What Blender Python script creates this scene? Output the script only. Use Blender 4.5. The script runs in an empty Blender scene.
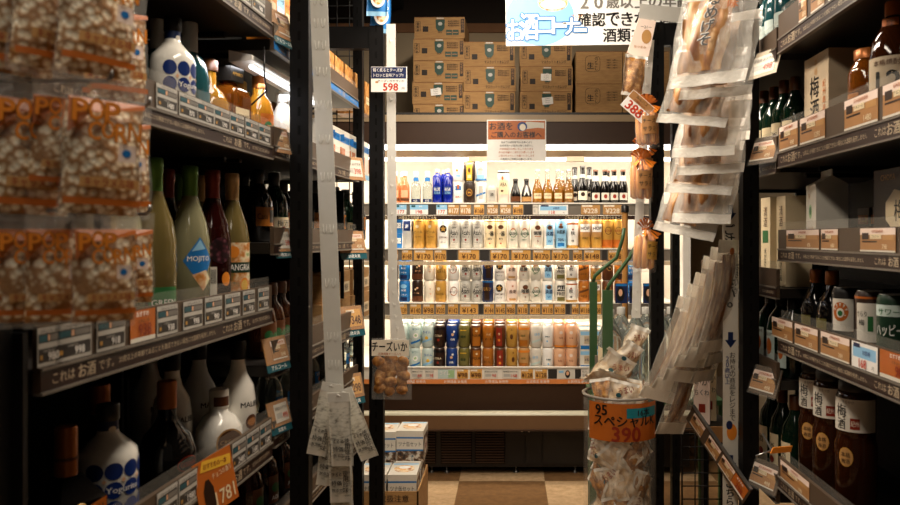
import bpy, math, random
from mathutils import Vector, Matrix
random.seed(7)
S = bpy.context.scene
COL = S.collection
PI = math.pi
F, CX, CY, EYE = 760.0, 508.0, 237.0, 1.28      # focal length in pixels, vanishing point, eye height

# ------------------------------------------------------------------ camera
cd = bpy.data.cameras.new('camera'); cam = bpy.data.objects.new('camera', cd); COL.objects.link(cam)
cam.location = (0, 0, EYE); cam.rotation_euler = (PI / 2, 0, 0)
cd.sensor_width = 36; cd.lens = 36 * F / 900
cd.shift_x = -58 / 900; cd.shift_y = -15.5 / 900
cd.clip_start = .05; cd.clip_end = 60
cd.dof.use_dof = True; cd.dof.focus_distance = 2.95; cd.dof.aperture_fstop = 5.4
S.camera = cam
S.view_settings.view_transform = 'Standard'; S.view_settings.look = 'None'
S.view_settings.gamma = 1; S.view_settings.use_curve_mapping = False; S.view_settings.exposure = 0.12
S.cycles.transparent_max_bounces = 24
S.cycles.max_bounces = 10
S.cycles.sample_clamp_indirect = 6

def W(px, py, Y): return Vector(((px - CX) * Y / F, Y, EYE - (py - CY) * Y / F))
LSL = .0486; LA = math.atan(LSL)                # the left aisle runs a little askew
def LX(Y, d=0): return -.70 + LSL * Y - d
def LY(px, d=0): return (.70 + d) / ((CX - px) / F + LSL)
def LP(px, d, z): Y = LY(px, d); return (LX(Y, d), Y, z)
RB = .80
def RP(px, d, z): return (RB + d, (RB + d) * F / (px - CX), z)
LROT = PI / 2 - LA; RROT = -PI / 2

# ------------------------------------------------------------------ materials
def lin(h):
    if isinstance(h, str):
        h = h.lstrip('#'); c = [int(h[i:i + 2], 16) / 255 for i in (0, 2, 4)]
        return [x / 12.92 if x <= .04045 else ((x + .055) / 1.055) ** 2.4 for x in c]
    return list(h)
M = {}
def mat(key, col, rough=.5, metal=0, trans=0, alpha=1, emit=0, var=.07, scale=30, bump=0, coat=0, spec=.5, ior=1.45, sss=0):
    m = bpy.data.materials.new(key); m.use_nodes = True; M[key] = m
    nt = m.node_tree; b = nt.nodes['Principled BSDF']; L = nt.links
    c = lin(col)
    tc = nt.nodes.new('ShaderNodeTexCoord'); nz = nt.nodes.new('ShaderNodeTexNoise')
    nz.inputs['Scale'].default_value = scale; nz.inputs['Detail'].default_value = 3
    L.new(tc.outputs['Object'], nz.inputs['Vector'])
    mx = nt.nodes.new('ShaderNodeMix'); mx.data_type = 'RGBA'
    mx.inputs[6].default_value = [x * (1 - var) for x in c] + [1]
    mx.inputs[7].default_value = [min(1, x * (1 + var)) for x in c] + [1]
    L.new(nz.outputs['Fac'], mx.inputs[0]); L.new(mx.outputs[2], b.inputs['Base Color'])
    b.inputs['Roughness'].default_value = rough; b.inputs['Metallic'].default_value = metal
    b.inputs['Transmission Weight'].default_value = trans; b.inputs['Alpha'].default_value = alpha
    b.inputs['IOR'].default_value = ior; b.inputs['Specular IOR Level'].default_value = spec
    b.inputs['Coat Weight'].default_value = coat
    if emit:
        b.inputs['Emission Color'].default_value = c + [1]; b.inputs['Emission Strength'].default_value = emit
    if bump:
        bp = nt.nodes.new('ShaderNodeBump'); bp.inputs['Strength'].default_value = bump; bp.inputs['Distance'].default_value = .004
        L.new(nz.outputs['Fac'], bp.inputs['Height']); L.new(bp.outputs['Normal'], b.inputs['Normal'])
    return m
def ramp(key, cols, scale, rough=.6, kind='noise', alpha=1, detail=3, bump=0, stretch=(1, 1, 1), spec=.5):
    m = mat(key, (.5, .5, .5), rough, alpha=alpha, spec=spec); nt = m.node_tree; b = nt.nodes['Principled BSDF']; L = nt.links
    tc = [n for n in nt.nodes if n.type == 'TEX_COORD'][0]
    mp = nt.nodes.new('ShaderNodeMapping'); mp.inputs['Scale'].default_value = stretch; L.new(tc.outputs['Object'], mp.inputs[0])
    if kind == 'noise':
        t = nt.nodes.new('ShaderNodeTexNoise'); t.inputs['Detail'].default_value = detail; o = t.outputs['Fac']
    else:
        t = nt.nodes.new('ShaderNodeTexVoronoi'); o = t.outputs['Distance']
    t.inputs['Scale'].default_value = scale; L.new(mp.outputs[0], t.inputs['Vector'])
    r = nt.nodes.new('ShaderNodeValToRGB'); e = r.color_ramp.elements
    while len(e) < len(cols): e.new(.5)
    for i, (p, c) in enumerate(cols): e[i].position = p; e[i].color = lin(c) + [1]
    L.new(o, r.inputs[0]); L.new(r.outputs[0], b.inputs['Base Color'])
    if bump:
        bp = nt.nodes.new('ShaderNodeBump'); bp.inputs['Strength'].default_value = bump; bp.inputs['Distance'].default_value = .004
        L.new(o, bp.inputs['Height']); L.new(bp.outputs['Normal'], b.inputs['Normal'])
    return m

for k, h in dict(white='#f2efe9', offwhite='#d9d3c6', cream='#e6d3ad', ivory='#eee2cd', black='#0b0a0a', ink='#15120f', grey='#77736d', dgrey='#33302d', red='#c0391f',
                 dred='#8a2a17', orange='#e0862a', dorange='#b5601f', brown='#5a3319', dbrown='#2c190d', tan='#b98b54', navy='#15254f', blue='#1e6fb4', lblue='#8fc3e6', teal='#17808f',
                 dteal='#1f5560', green='#2f6b3a', dgreen='#173322', lgreen='#9fc28d', yellow='#e3b238', gold='#b88a3c', peach='#e2b08a', silverp='#b6b3ab', amber='#a8641d', olive='#6d6530',
                 royal='#1b3a7c', mint='#c4d4ce', dblue='#0c2a6b', pinkw='#efd9cb', kraft='#a8794a', beige='#b9a78c').items():
    mat(k, h, .38)
mat('skyb', '#7fb4e0', .45)
mat('steel_black', '#060505', .5, var=.2, spec=.25); mat('panel_black', '#050504', .7, spec=.15); mat('shelf_metal', '#241f1b', .4, metal=.2)
mat('alu', '#c9c7c2', .28, metal=.9); mat('chrome', '#d7d7d7', .15, metal=1); mat('wire', '#8f8d8a', .3, metal=.8)
mat('can_alu', '#cfccc6', .3, metal=.6)
mat('rail_brown', '#4d3e30', .45); mat('strip_brown', '#28130b', .45); mat('rail_grey', '#6e665c', .4); mat('rail_white', '#e8e2d6', .4); mat('rail_orange', '#e08a4a', .4)
mat('acrylic', '#d8d2c6', .08, alpha=.06); mat('film', '#f8f4ec', .08, alpha=.09, bump=.8, scale=50, coat=1)
mat('film_white', '#fbf6ec', .14, alpha=.27, bump=.9, scale=34); mat('seal_white', '#f2ede2', .25, alpha=.82, bump=.5, scale=90); mat('strip_plastic', '#e2e0d8', .3, alpha=.86, bump=.1)
mat('strip_emboss', '#e4e1d8', .2, alpha=.9)
mat('glass', '#f2f4ef', .03, trans=1, var=.01); mat('glass_green', '#5f9a5a', .03, trans=.9, var=.02); mat('glass_dkgreen', '#10281a', .08, trans=.3); mat('glass_brown', '#3a1a08', .06, trans=.4)
mat('glass_black', '#0d0b0a', .07, coat=.5); mat('glass_teal', '#24545a', .08, trans=.25); mat('glass_gold', '#d8962c', .05, trans=.55); mat('glass_peach', '#efa06c', .06, trans=.5)
mat('glass_amber', '#9a5414', .05, trans=.6); mat('glass_red', '#2a0a08', .06, trans=.2); mat('glass_blue', '#10249a', .06, trans=.25)
mat('liquid_pale', '#b4b088', .06, trans=.55, coat=.5); mat('glass_fruit', '#77683c', .1, trans=.3, coat=.4); mat('milk_glass', '#e4e0d6', .16, coat=.6); mat('water_glass', '#cfd8d2', .05, trans=.85)
mat('foil_green', '#5d8a3e', .3, metal=.4); mat('foil_red', '#7a2a20', .3, metal=.4); mat('foil_cream', '#c9a878', .3, metal=.4); mat('foil_silver', '#a8a49c', .3, metal=.1); mat('copper', '#a8622a', .3, metal=.4)
ramp('cardboard', [(.3, '#9a7448'), (.7, '#b08854')], 18, .75, bump=.1, stretch=(1, 1, 6)); ramp('cardboard_dark', [(.3, '#7a5230'), (.7, '#8d6038')], 18, .75, bump=.1)
mat('box_ink', '#22150b', .6); mat('rail_card', '#d9a355', .45); mat('box_green', '#1d4238', .5)
ramp('popcorn', [(.12, '#fff6e2'), (.4, '#f4dfba'), (.65, '#a8763f')], 110, .5, 'voronoi', bump=.6)
ramp('squid', [(.3, '#7a4416'), (.5, '#b8803f'), (.68, '#e6c898')], 22, .55, bump=.5, detail=5, stretch=(1.6, 1.6, .5))
ramp('squid_dark', [(.32, '#4a2810'), (.5, '#8d5a2c'), (.66, '#d8b888')], 26, .55, bump=.5, detail=5, stretch=(2, 2, .5))
ramp('tin_art', [(.35, '#1f1812'), (.5, '#6b4a2c'), (.6, '#d8d0c0'), (.7, '#2c4a5a')], 45, .5); ramp('nugget', [(.3, '#7a4a1c'), (.55, '#b07a3c'), (.75, '#d9b072')], 60, .5, bump=.6); ramp('crumpled', [(.3, '#9a7550'), (.45, '#d0b48e'), (.6, '#f4ead8')], 17, .4, detail=6, bump=.8)
ramp('sausage', [(.3, '#a8541a'), (.6, '#d79a54'), (.8, '#ecc48a')], 30, .4, stretch=(4, 4, .3)); ramp('grape', [(.1, '#7d5660'), (.35, '#4a1e2a'), (.6, '#1c0a0e')], 90, .4, 'voronoi')
ramp('newsprint', [(.45, '#d9d5c8'), (.6, '#c2beb0'), (.7, '#8e8a7e')], 110, .6, detail=2, stretch=(.6, 1, 1.6)); ramp('label_art', [(.3, '#2c5f34'), (.45, '#c9803a'), (.6, '#e9dcb8'), (.75, '#7a9a4a')], 38, .5)
ramp('food_art', [(.35, '#a8642a'), (.5, '#e8d8b8'), (.6, '#d89a4a'), (.75, '#7a8a3a')], 34, .5); ramp('pack_art', [(.3, '#e9e6dd'), (.5, '#9cc7dc'), (.62, '#e9e6dd'), (.75, '#c06a3a')], 60, .5)
ramp('concrete_wall', [(.3, '#a8967a'), (.7, '#b8a68a')], 3, .85, bump=.1); mat('wall_band', '#8a6242', .8, var=.2, scale=12); mat('wall_dark', '#241a12', .8); mat('ceiling_black', '#0c0a09', .9)
mat('cooler_cream', '#a08a6c', .4); mat('cooler_brown', '#3a2516', .5); mat('cooler_kick', '#120d0a', .5); mat('cooler_white', '#f4eee4', .5); mat('bumper_tan', '#6e5136', .45); mat('bumper_trim', '#b7b199', .35)
mat('led', (1, .93, .84), .5, emit=5, var=.01); mat('led_cool', (.92, .96, 1), .5, emit=2.2, var=.01)
mat('green_paint', '#33502f', .4); mat('wood', '#a8763a', .5, var=.25, scale=14)
ramp('sign_white', [(.3, '#f1f0ec'), (.7, '#f5f4f0')], 4, .5)
def floor_material():
    m = mat('floor_tile', (.3, .3, .3), .33); nt = m.node_tree; b = nt.nodes['Principled BSDF']; L = nt.links
    tc = [n for n in nt.nodes if n.type == 'TEX_COORD'][0]
    mp = nt.nodes.new('ShaderNodeMapping'); mp.inputs['Location'].default_value = (.257 + 45, 45 - 3.986 + .0, .5); L.new(tc.outputs['Object'], mp.inputs[0])
    ck = nt.nodes.new('ShaderNodeTexChecker'); ck.inputs['Scale'].default_value = 1 / .45; L.new(mp.outputs[0], ck.inputs['Vector'])
    n2 = nt.nodes.new('ShaderNodeTexNoise'); n2.inputs['Scale'].default_value = 26; n2.inputs['Detail'].default_value = 6; n2.inputs['Roughness'].default_value = .7; L.new(tc.outputs['Object'], n2.inputs[0])
    outs = []
    for a, c in (('#6e5033', '#8a6844'), ('#ad8d66', '#cfb08a')):
        r = nt.nodes.new('ShaderNodeValToRGB'); r.color_ramp.elements[0].position = .35; r.color_ramp.elements[1].position = .65
        r.color_ramp.elements[0].color = lin(a) + [1]; r.color_ramp.elements[1].color = lin(c) + [1]; L.new(n2.outputs['Fac'], r.inputs[0]); outs.append(r)
    mx = nt.nodes.new('ShaderNodeMix'); mx.data_type = 'RGBA'; L.new(ck.outputs['Fac'], mx.inputs[0]); L.new(outs[0].outputs[0], mx.inputs[6]); L.new(outs[1].outputs[0], mx.inputs[7])
    L.new(mx.outputs[2], b.inputs['Base Color'])
floor_material()

# ------------------------------------------------------------------ mesh building
_tx = {}
def glyphs(s, bold=.0):
    k = (s, bold)
    if k not in _tx:
        c = bpy.data.curves.new('t', 'FONT'); c.body = s; c.resolution_u = 2; c.size = 1; c.offset = 0
        o = bpy.data.objects.new('t', c); COL.objects.link(o)
        bpy.context.view_layer.update()
        me = bpy.data.meshes.new_from_object(o.evaluated_get(bpy.context.evaluated_depsgraph_get()))
        v = [(p.co.x, p.co.y) for p in me.vertices]; f = [tuple(q.vertices) for q in me.polygons]
        bpy.data.objects.remove(o); bpy.data.curves.remove(c); bpy.data.meshes.remove(me)
        xs = [p[0] for p in v] or [0]; ys = [p[1] for p in v] or [0]
        if bold:                                 # heavier strokes: copies shifted sideways and up
            n = len(v); v0 = list(v); f0 = list(f); e = min(bold, .05)
            for q, (dx, dy) in enumerate(((e, 0), (e * .5, e * .6))):
                v += [(x + dx, y + dy) for x, y in v0]; f += [tuple(i + n * (q + 1) for i in g) for g in f0]
            xs = [p[0] for p in v] or [0]; ys = [p[1] for p in v] or [0]
        _tx[k] = ([(x - min(xs), y - min(ys)) for x, y in v], f, max(xs) - min(xs) or 1, max(ys) - min(ys) or 1)
    return _tx[k]

class MB:
    def __init__(s): s.v = []; s.f = []; s.m = []; s.sm = []; s.mats = []
    def mi(s, m):
        if m not in s.mats: s.mats.append(m)
        return s.mats.index(m)
    def add(s, vs, fs, m, smooth=False, T=None):
        b = len(s.v); i = s.mi(m)
        s.v += [tuple(T @ Vector(p)) if T else tuple(p) for p in vs]
        for f in fs: s.f.append(tuple(b + k for k in f)); s.m.append(i); s.sm.append(smooth)
        return s
    def box(s, x0, x1, y0, y1, z0, z1, m, T=None):
        v = [(x, y, z) for x in (x0, x1) for y in (y0, y1) for z in (z0, z1)]
        return s.add(v, [(0, 1, 3, 2), (4, 6, 7, 5), (0, 4, 5, 1), (2, 3, 7, 6), (0, 2, 6, 4), (1, 5, 7, 3)], m, False, T)
    def rect(s, x0, x1, z0, z1, y, m, T=None):
        return s.add([(x0, y, z0), (x1, y, z0), (x1, y, z1), (x0, y, z1)], [(0, 1, 2, 3)], m, False, T)
    def poly(s, pts, y, m, T=None):
        return s.add([(x, y, z) for x, z in pts], [tuple(range(len(pts)))], m, False, T)
    def ell(s, cx, cz, rx, rz, y, m, n=24, T=None):
        return s.poly([(cx + rx * math.cos(2 * PI * i / n), cz + rz * math.sin(2 * PI * i / n)) for i in range(n)], y, m, T)
    def prism(s, pts, y0, y1, m, T=None):
        n = len(pts)
        return s.add([(x, y0, z) for x, z in pts] + [(x, y1, z) for x, z in pts], [tuple(range(n)), tuple(range(2 * n - 1, n - 1, -1))] + [(i, i + n, (i + 1) % n + n, (i + 1) % n) for i in range(n)], m, False, T)
    def lathe(s, prof, m, n=20, smooth=True, T=None, cap0=True, cap1=True):
        vs = []; fs = []
        for r, z in prof: vs += [(r * math.cos(2 * PI * i / n), r * math.sin(2 * PI * i / n), z) for i in range(n)]
        for j in range(len(prof) - 1):
            fs += [(j * n + i, j * n + (i + 1) % n, (j + 1) * n + (i + 1) % n, (j + 1) * n + i) for i in range(n)]
        s.add(vs, fs, m, smooth, T)
        k = len(prof) - 1
        if cap0: s.add([vs[i] for i in range(n)], [tuple(range(n - 1, -1, -1))], m, False, T)
        if cap1: s.add([vs[k * n + i] for i in range(n)], [tuple(range(n))], m, False, T)
        return s
    def tube(s, path, r, m, n=8, T=None):
        P = [Vector(p) for p in path]; vs = []; fs = []
        up = Vector((.13, .31, .94))
        for i, p in enumerate(P):
            d = (P[min(i + 1, len(P) - 1)] - P[max(i - 1, 0)]).normalized()
            a = d.cross(up)
            if a.length < .05: a = d.cross(Vector((1, 0, 0)))
            a.normalize(); b = d.cross(a)
            vs += [p + (a * math.cos(2 * PI * k / n) + b * math.sin(2 * PI * k / n)) * r for k in range(n)]
        for j in range(len(P) - 1):
            fs += [(j * n + k, j * n + (k + 1) % n, (j + 1) * n + (k + 1) % n, (j + 1) * n + k) for k in range(n)]
        e = (len(P) - 1) * n
        fs += [tuple(range(n - 1, -1, -1)), tuple(range(e, e + n))]
        return s.add(vs, fs, m, True, T)
    def text(s, t, cx, cz, h, y, m, bold=.0, maxw=None, align='c', T=None, rot=0, wfac=1):
        v, f, w, hh = glyphs(t, bold); k = h / hh; kx = k * wfac
        if maxw and w * kx > maxw: kx = maxw / w
        x0 = {'c': -w * kx / 2, 'l': 0, 'r': -w * kx}[align]
        c, sn = math.cos(rot), math.sin(rot)
        pts = []
        nb = max(1, len(v) // (3 if bold else 1))
        for j, (a, b) in enumerate(v):
            x = a * kx + x0; z = b * k - h / 2
            pts.append((cx + x * c - z * sn, y - (j // nb) * .00006, cz + x * sn + z * c))
        return s.add(pts, f, m, False, T)
    def vtext(s, t, cx, cz_top, h, y, m, bold=.0, pitch=1.12, slant=0, T=None):
        for i, ch in enumerate(t):
            s.text(ch, cx - slant * i * h, cz_top - (i + .5) * h * pitch, h * (.55 if ch in 'っゃー。' else 1), y, m, bold, h, T=T)
        return s
    # on a cylinder of radius r, angle 0 facing -Y, arc length x to the right
    def _cyl(s, pts, r): return [(r * math.sin(x / r), -r * math.cos(x / r), z) for x, z in pts]
    def cpatch(s, r, x0, x1, z0, z1, m, n=8):
        pts = [(x0 + (x1 - x0) * i / n, z) for z in (z0, z1) for i in range(n + 1)]
        return s.add(s._cyl(pts, r), [(i, i + 1, n + 2 + i, n + 1 + i) for i in range(n)], m, True)
    def cdisc(s, r, cx, cz, rx, rz, m, n=16):
        pts = [(cx, cz)] + [(cx + rx * k * math.cos(2 * PI * i / n), cz + rz * k * math.sin(2 * PI * i / n)) for k in (.5, 1) for i in range(n)]
        fs = [(0, 1 + i, 1 + (i + 1) % n) for i in range(n)] + [(1 + i, 1 + n + i, 1 + n + (i + 1) % n, 1 + (i + 1) % n) for i in range(n)]
        return s.add(s._cyl(pts, r), fs, m, True)
    def cpoly(s, r, pts, m):
        c = (sum(p[0] for p in pts) / len(pts), sum(p[1] for p in pts) / len(pts)); q = []
        for i, a in enumerate(pts):                # short steps so that the sheet follows the curve
            b_ = pts[(i + 1) % len(pts)]; k = max(1, int(math.hypot(b_[0] - a[0], b_[1] - a[1]) / .006))
            q += [(a[0] + (b_[0] - a[0]) * j / k, a[1] + (b_[1] - a[1]) * j / k) for j in range(k)]
        n = len(q); R = (.25, .5, .75, 1)
        P = [c] + [(c[0] + (x - c[0]) * t, c[1] + (z - c[1]) * t) for t in R for x, z in q]
        fs = [(0, 1 + i, 1 + (i + 1) % n) for i in range(n)] + [(1 + j * n + i, 1 + (j + 1) * n + i, 1 + (j + 1) * n + (i + 1) % n, 1 + j * n + (i + 1) % n) for j in range(3) for i in range(n)]
        return s.add(s._cyl(P, r), fs, m, True)
    def ctext(s, t, r, cx, cz, h, m, bold=.0, maxw=None):
        v, f, w, hh = glyphs(t, bold); k = h / hh; kx = k
        if maxw and w * k > maxw: kx = maxw / w
        nb = max(1, len(v) // (3 if bold else 1)); out = []
        for j, (a, b) in enumerate(v): out += s._cyl([(cx + (a - w / 2) * kx, cz + b * k - h / 2)], r + (j // nb) * .00006)
        return s.add(out, f, m)
    def build(s, name, parent=None, loc=(0, 0, 0), rot=(0, 0, 0)):
        me = bpy.data.meshes.new(name); me.from_pydata(s.v, [], s.f)
        for m in s.mats: me.materials.append(M[m])
        me.polygons.foreach_set('material_index', s.m); me.polygons.foreach_set('use_smooth', s.sm); me.update()
        o = bpy.data.objects.new(name, me); COL.objects.link(o); o.parent = parent
        o.location = loc; o.rotation_euler = rot
        return o

LABELS = {}
def tag(o, label, cat, group=None, kind=None):
    o['label'] = label; o['category'] = cat
    if group: o['group'] = group
    if kind: o['kind'] = kind
    LABELS.setdefault(label, []).append(o)
    return o
def thing(name, label, cat, loc=(0, 0, 0), rotz=0, group=None):
    o = bpy.data.objects.new(name, None); COL.objects.link(o); o.empty_display_size = .05
    o.location = loc; o.rotation_euler = (0, 0, rotz)
    return tag(o, label, cat, group) if label else o
def struct(name, mb, **k):
    o = mb.build(name, **k); o['kind'] = 'structure'; return o
KIDS = {}
def kids(o):
    if o.name not in KIDS: KIDS[o.name] = [c for c in COL.objects if c.parent == o]
    return KIDS[o.name]
def dup(r, loc, rot, label, group=None, cat=None):
    def cp(o, par):
        c = o.copy(); COL.objects.link(c); c.parent = par
        for ch in kids(o): cp(ch, c)
        return c
    c = cp(r, None); c.location = loc
    c.rotation_euler = rot if not isinstance(rot, (int, float)) else (0, 0, rot)
    LABELS.setdefault(label, []).append(c)
    c['label'] = label
    if group: c['group'] = group
    if cat: c['category'] = cat
    return c
class Proto:
    """a thing built once, the first placing moves it, later placings copy it with its parts"""
    def __init__(s, maker): s.maker = maker; s.o = None
    def put(s, loc, rot, label, cat, group=None):
        if s.o is None:
            s.o = s.maker(); o = s.o; o.location = loc
            o.rotation_euler = rot if not isinstance(rot, (int, float)) else (0, 0, rot)
            return tag(o, label, cat, group)
        o = dup(s.o, loc, rot, label, group, cat)
        if not group and 'group' in o.keys(): del o['group']
        return o
# ------------------------------------------------------------------ the room
b = MB(); b.box(-2.2, 2.2, -1.2, 4.9, -.05, 0, 'floor_tile'); struct('floor', b)
b = MB(); b.box(-2.2, 2.2, -1.2, 4.9, 3.0, 3.05, 'ceiling_black'); struct('ceiling', b)
b = MB(); b.box(-2.2, 2.2, 4.81, 4.9, 0, 2.572, 'concrete_wall'); struct('wall_back', b)
b = MB(); b.box(-2.2, 2.2, 4.80, 4.81, 2.572, 2.63, 'wall_band'); struct('trim_1', b)
b = MB(); b.box(-2.2, 2.2, 4.82, 4.9, 2.572, 3.0, 'wall_dark'); struct('trim_2', b)
b = MB(); b.box(-2.25, -2.2, -1.2, 4.9, 0, 3.0, 'wall_dark'); struct('wall_left', b)
b = MB(); b.box(2.2, 2.25, -1.2, 4.9, 0, 3.0, 'wall_dark'); struct('wall_right', b)
b = MB(); b.box(-.75, -.66, 1.0, 4.8, 2.72, 2.9, 'ceiling_black'); struct('trim_3', b)

# ------------------------------------------------------------------ the refrigerated cooler
XL, XR = -1.30, .98
Yf, Yd, Yc, Yb = 4.18, 4.06, 3.99, 4.62
ck = thing('refrigerated_display_case', 'brown open-front refrigerated display case full of canned beer at aisle end', 'refrigerator', (0, 0, 0))
b = MB(); b.box(XL, XR, Yb, Yb + .05, .3, 1.895, 'cooler_white'); b.build('back_panel', ck)
for x in (XL, XR - .04):
    b = MB(); b.box(x, x + .04, 4.08, Yb + .05, .3, 1.9, 'cooler_white'); b.build('side_panel', ck)
b = MB(); b.box(XL, XR, Yc + .06, Yb + .05, 1.86, 1.895, 'cooler_white'); b.build('roof_panel', ck)
# canopy fascia
b = MB(); b.box(XL, XR, Yc, Yc + .05, 1.767, 1.885, 'cooler_brown')
b.box(XL, XR, Yc - .006, Yc + .05, 1.885, 1.921, 'cooler_cream'); b.box(XL, XR, Yc - .002, Yc + .06, 1.921, 1.934, 'dgrey'); b.build('canopy_fascia', ck)
b = MB(); b.box(XL + .03, XR - .03, Yc + .004, Yc + .03, 1.740, 1.766, 'led'); b.build('light_tube', ck)
b = MB(); b.add([(XL, Yc + .05, 1.765), (XR, Yc + .05, 1.765), (XR, Yc + .16, 1.715), (XL, Yc + .16, 1.715), (XL, Yc + .05, 1.80), (XR, Yc + .05, 1.80), (XR, Yc + .16, 1.80), (XL, Yc + .16, 1.80)],
             [(0, 3, 2, 1), (4, 5, 6, 7), (0, 1, 5, 4), (2, 3, 7, 6), (0, 4, 7, 3), (1, 2, 6, 5)], 'cooler_cream'); b.build('air_baffle', ck)
b = MB(); b.box(XL + .05, XR - .05, Yc + .20, Yc + .225, 1.70, 1.722, 'led'); b.build('light_tube', ck)
for px in (478, 575):
    x = (px - CX) * 4.15 / F
    b = MB(); b.box(x - .05, x + .05, Yc + .12, Yc + .16, 1.69, 1.716, 'beige'); b.build('lamp_bracket', ck)
SH = [(1.464, 1.464 - .0025, 1.375), (1.214, 1.2115, 1.128), (.917, .9145, .835), (.550, .581, .500)]
DS = .13
STRIP = 'これはお酒です。20歳以上の年齢であることを確認できない場合には酒類を販売しません。'
for i, (z, rt, rb) in enumerate(SH):
    yf = Yf if i < 3 else Yd
    b = MB(); sl = DS * (Yb - yf - .008) if i == 3 else 0
    b.add([(XL + .04, yf + .008, z - .022), (XR - .04, yf + .008, z - .022), (XR - .04, Yb, z - .022 + sl), (XL + .04, Yb, z - .022 + sl), (XL + .04, yf + .008, z), (XR - .04, yf + .008, z), (XR - .04, Yb, z + sl), (XL + .04, Yb, z + sl)], [(0, 3, 2, 1), (4, 5, 6, 7), (0, 1, 5, 4), (2, 3, 7, 6), (0, 4, 7, 3), (1, 2, 6, 5)], 'cooler_white'); sh = b.build('shelf', ck)
    b = MB(); b.box(XL + .04, XR - .04, yf - .006, yf + .008, rt - .062, rt, 'rail_grey' if i < 3 else 'rail_white'); b.box(XL + .04, XR - .04, yf - .012, yf + .008, rt, rt + .007, 'rail_white'); b.build('price_rail', sh)
    b = MB()
    if i < 3:
        b.box(XL + .04, XR - .04, yf - .008, yf + .002, rt - .086, rt - .064, 'strip_brown' if i == 0 else 'beige')
        for k in range(3): b.text(STRIP[:22], -.56 + k * .52, rt - .075, .015, yf - .0085, 'cream', 0, .46)
    else:
        b.box(XL + .04, XR - .04, yf - .008, yf + .002, rt - .084, rt - .060, 'rail_orange')
        for k in range(5): b.text('お買得品 新発売', -.5 + k * .22, rt - .072, .016, yf - .0085, 'white', .01, .18)
    b.build('notice_strip', sh)
    if 0 < i:
        b = MB(); b.box(XL + .06, XR - .06, Yf + .012, Yf + .03, SH[i - 1][0] - .034, SH[i - 1][0] - .024, 'led'); b.build('light_tube', ck)
# base
b = MB(); b.add([(XL, Yd, .50), (XR, Yd, .50), (XR, Yd + .02, .35), (XL, Yd + .02, .35), (XL, Yd + .5, .50), (XR, Yd + .5, .50), (XR, Yd + .5, .35), (XL, Yd + .5, .35)],
             [(0, 3, 2, 1), (4, 5, 6, 7), (0, 1, 5, 4), (2, 3, 7, 6), (0, 4, 7, 3), (1, 2, 6, 5)], 'cooler_brown'); b.build('lower_panel', ck)
b = MB()
pr = [(.345, 0), (.362, .02), (.362, .04), (.345, .055), (.34, .055)]
b.prism([(0, 0), (0, 0), (0, 0)], 0, 0, 'bumper_tan') if False else None
b.box(XL, XR, Yc, Yc + .10, .268, .342, 'bumper_tan'); b.box(XL, XR, Yc - .01, Yc + .10, .262, .270, 'cooler_brown')
nn = 8
for k in range(nn):
    a0, a1 = PI / 2 * k / nn, PI / 2 * (k + 1) / nn
    y0, z0, y1, z1 = Yc + .03 - .03 * math.cos(a0), .338 + .024 * math.sin(a0), Yc + .03 - .03 * math.cos(a1), .338 + .024 * math.sin(a1)
    b.add([(XL, y0, z0), (XR, y0, z0), (XR, y1, z1), (XL, y1, z1)], [(0, 1, 2, 3)], 'bumper_trim', True)
b.add([(XL, Yc + .03, .362), (XR, Yc + .03, .362), (XR, Yc + .1, .340), (XL, Yc + .1, .340)], [(0, 1, 2, 3)], 'bumper_tan'); b.build('bumper', ck)
b = MB(); b.box(XL, XR, Yc + .11, Yc + .5, .04, .30, 'cooler_kick'); b.build('kick_panel', ck)
for (p0, p1) in ((404, 436), (441, 472), (475, 505)):
    x0, x1 = (p0 - CX) * 4.1 / F, (p1 - CX) * 4.1 / F
    b = MB(); b.box(x0, x1, Yc + .100, Yc + .109, .06, .25, 'panel_black')
    for k in range(13):
        z = .065 + k * .0142; b.box(x0 + .004, x1 - .004, Yc + .092, Yc + .101, z, z + .006, 'cooler_brown')
    b.build('vent_grille', ck)
for (p0, p1) in ((506, 524), (526, 541), (543, 640)):
    x0, x1 = (p0 - CX) * 4.1 / F, (p1 - CX) * 4.1 / F
    b = MB(); b.box(x0, x1, Yc + .099, Yc + .109, .06, .25, 'cooler_kick'); o = b.build('access_panel', ck)
    if p1 < 600:
        xs = x1 - .012 if p0 == 506 else x0 + .015
        b = MB(); b.lathe([(.006, 0), (.006, .004), (.003, .006)], 'chrome', 10, T=Matrix.Translation((xs, Yc + .099, .236)) @ Matrix.Rotation(PI / 2, 4, 'X')); b.build('screw', o)
for px in (432, 447, 516, 575):
    x = (px - CX) * 4.15 / F
    b = MB(); b.lathe([(.016, 0), (.016, .006), (.007, .012), (.007, .04)], 'wire', 12, T=Matrix.Translation((x, Yc + .15, 0))); b.build('foot', ck)

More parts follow.
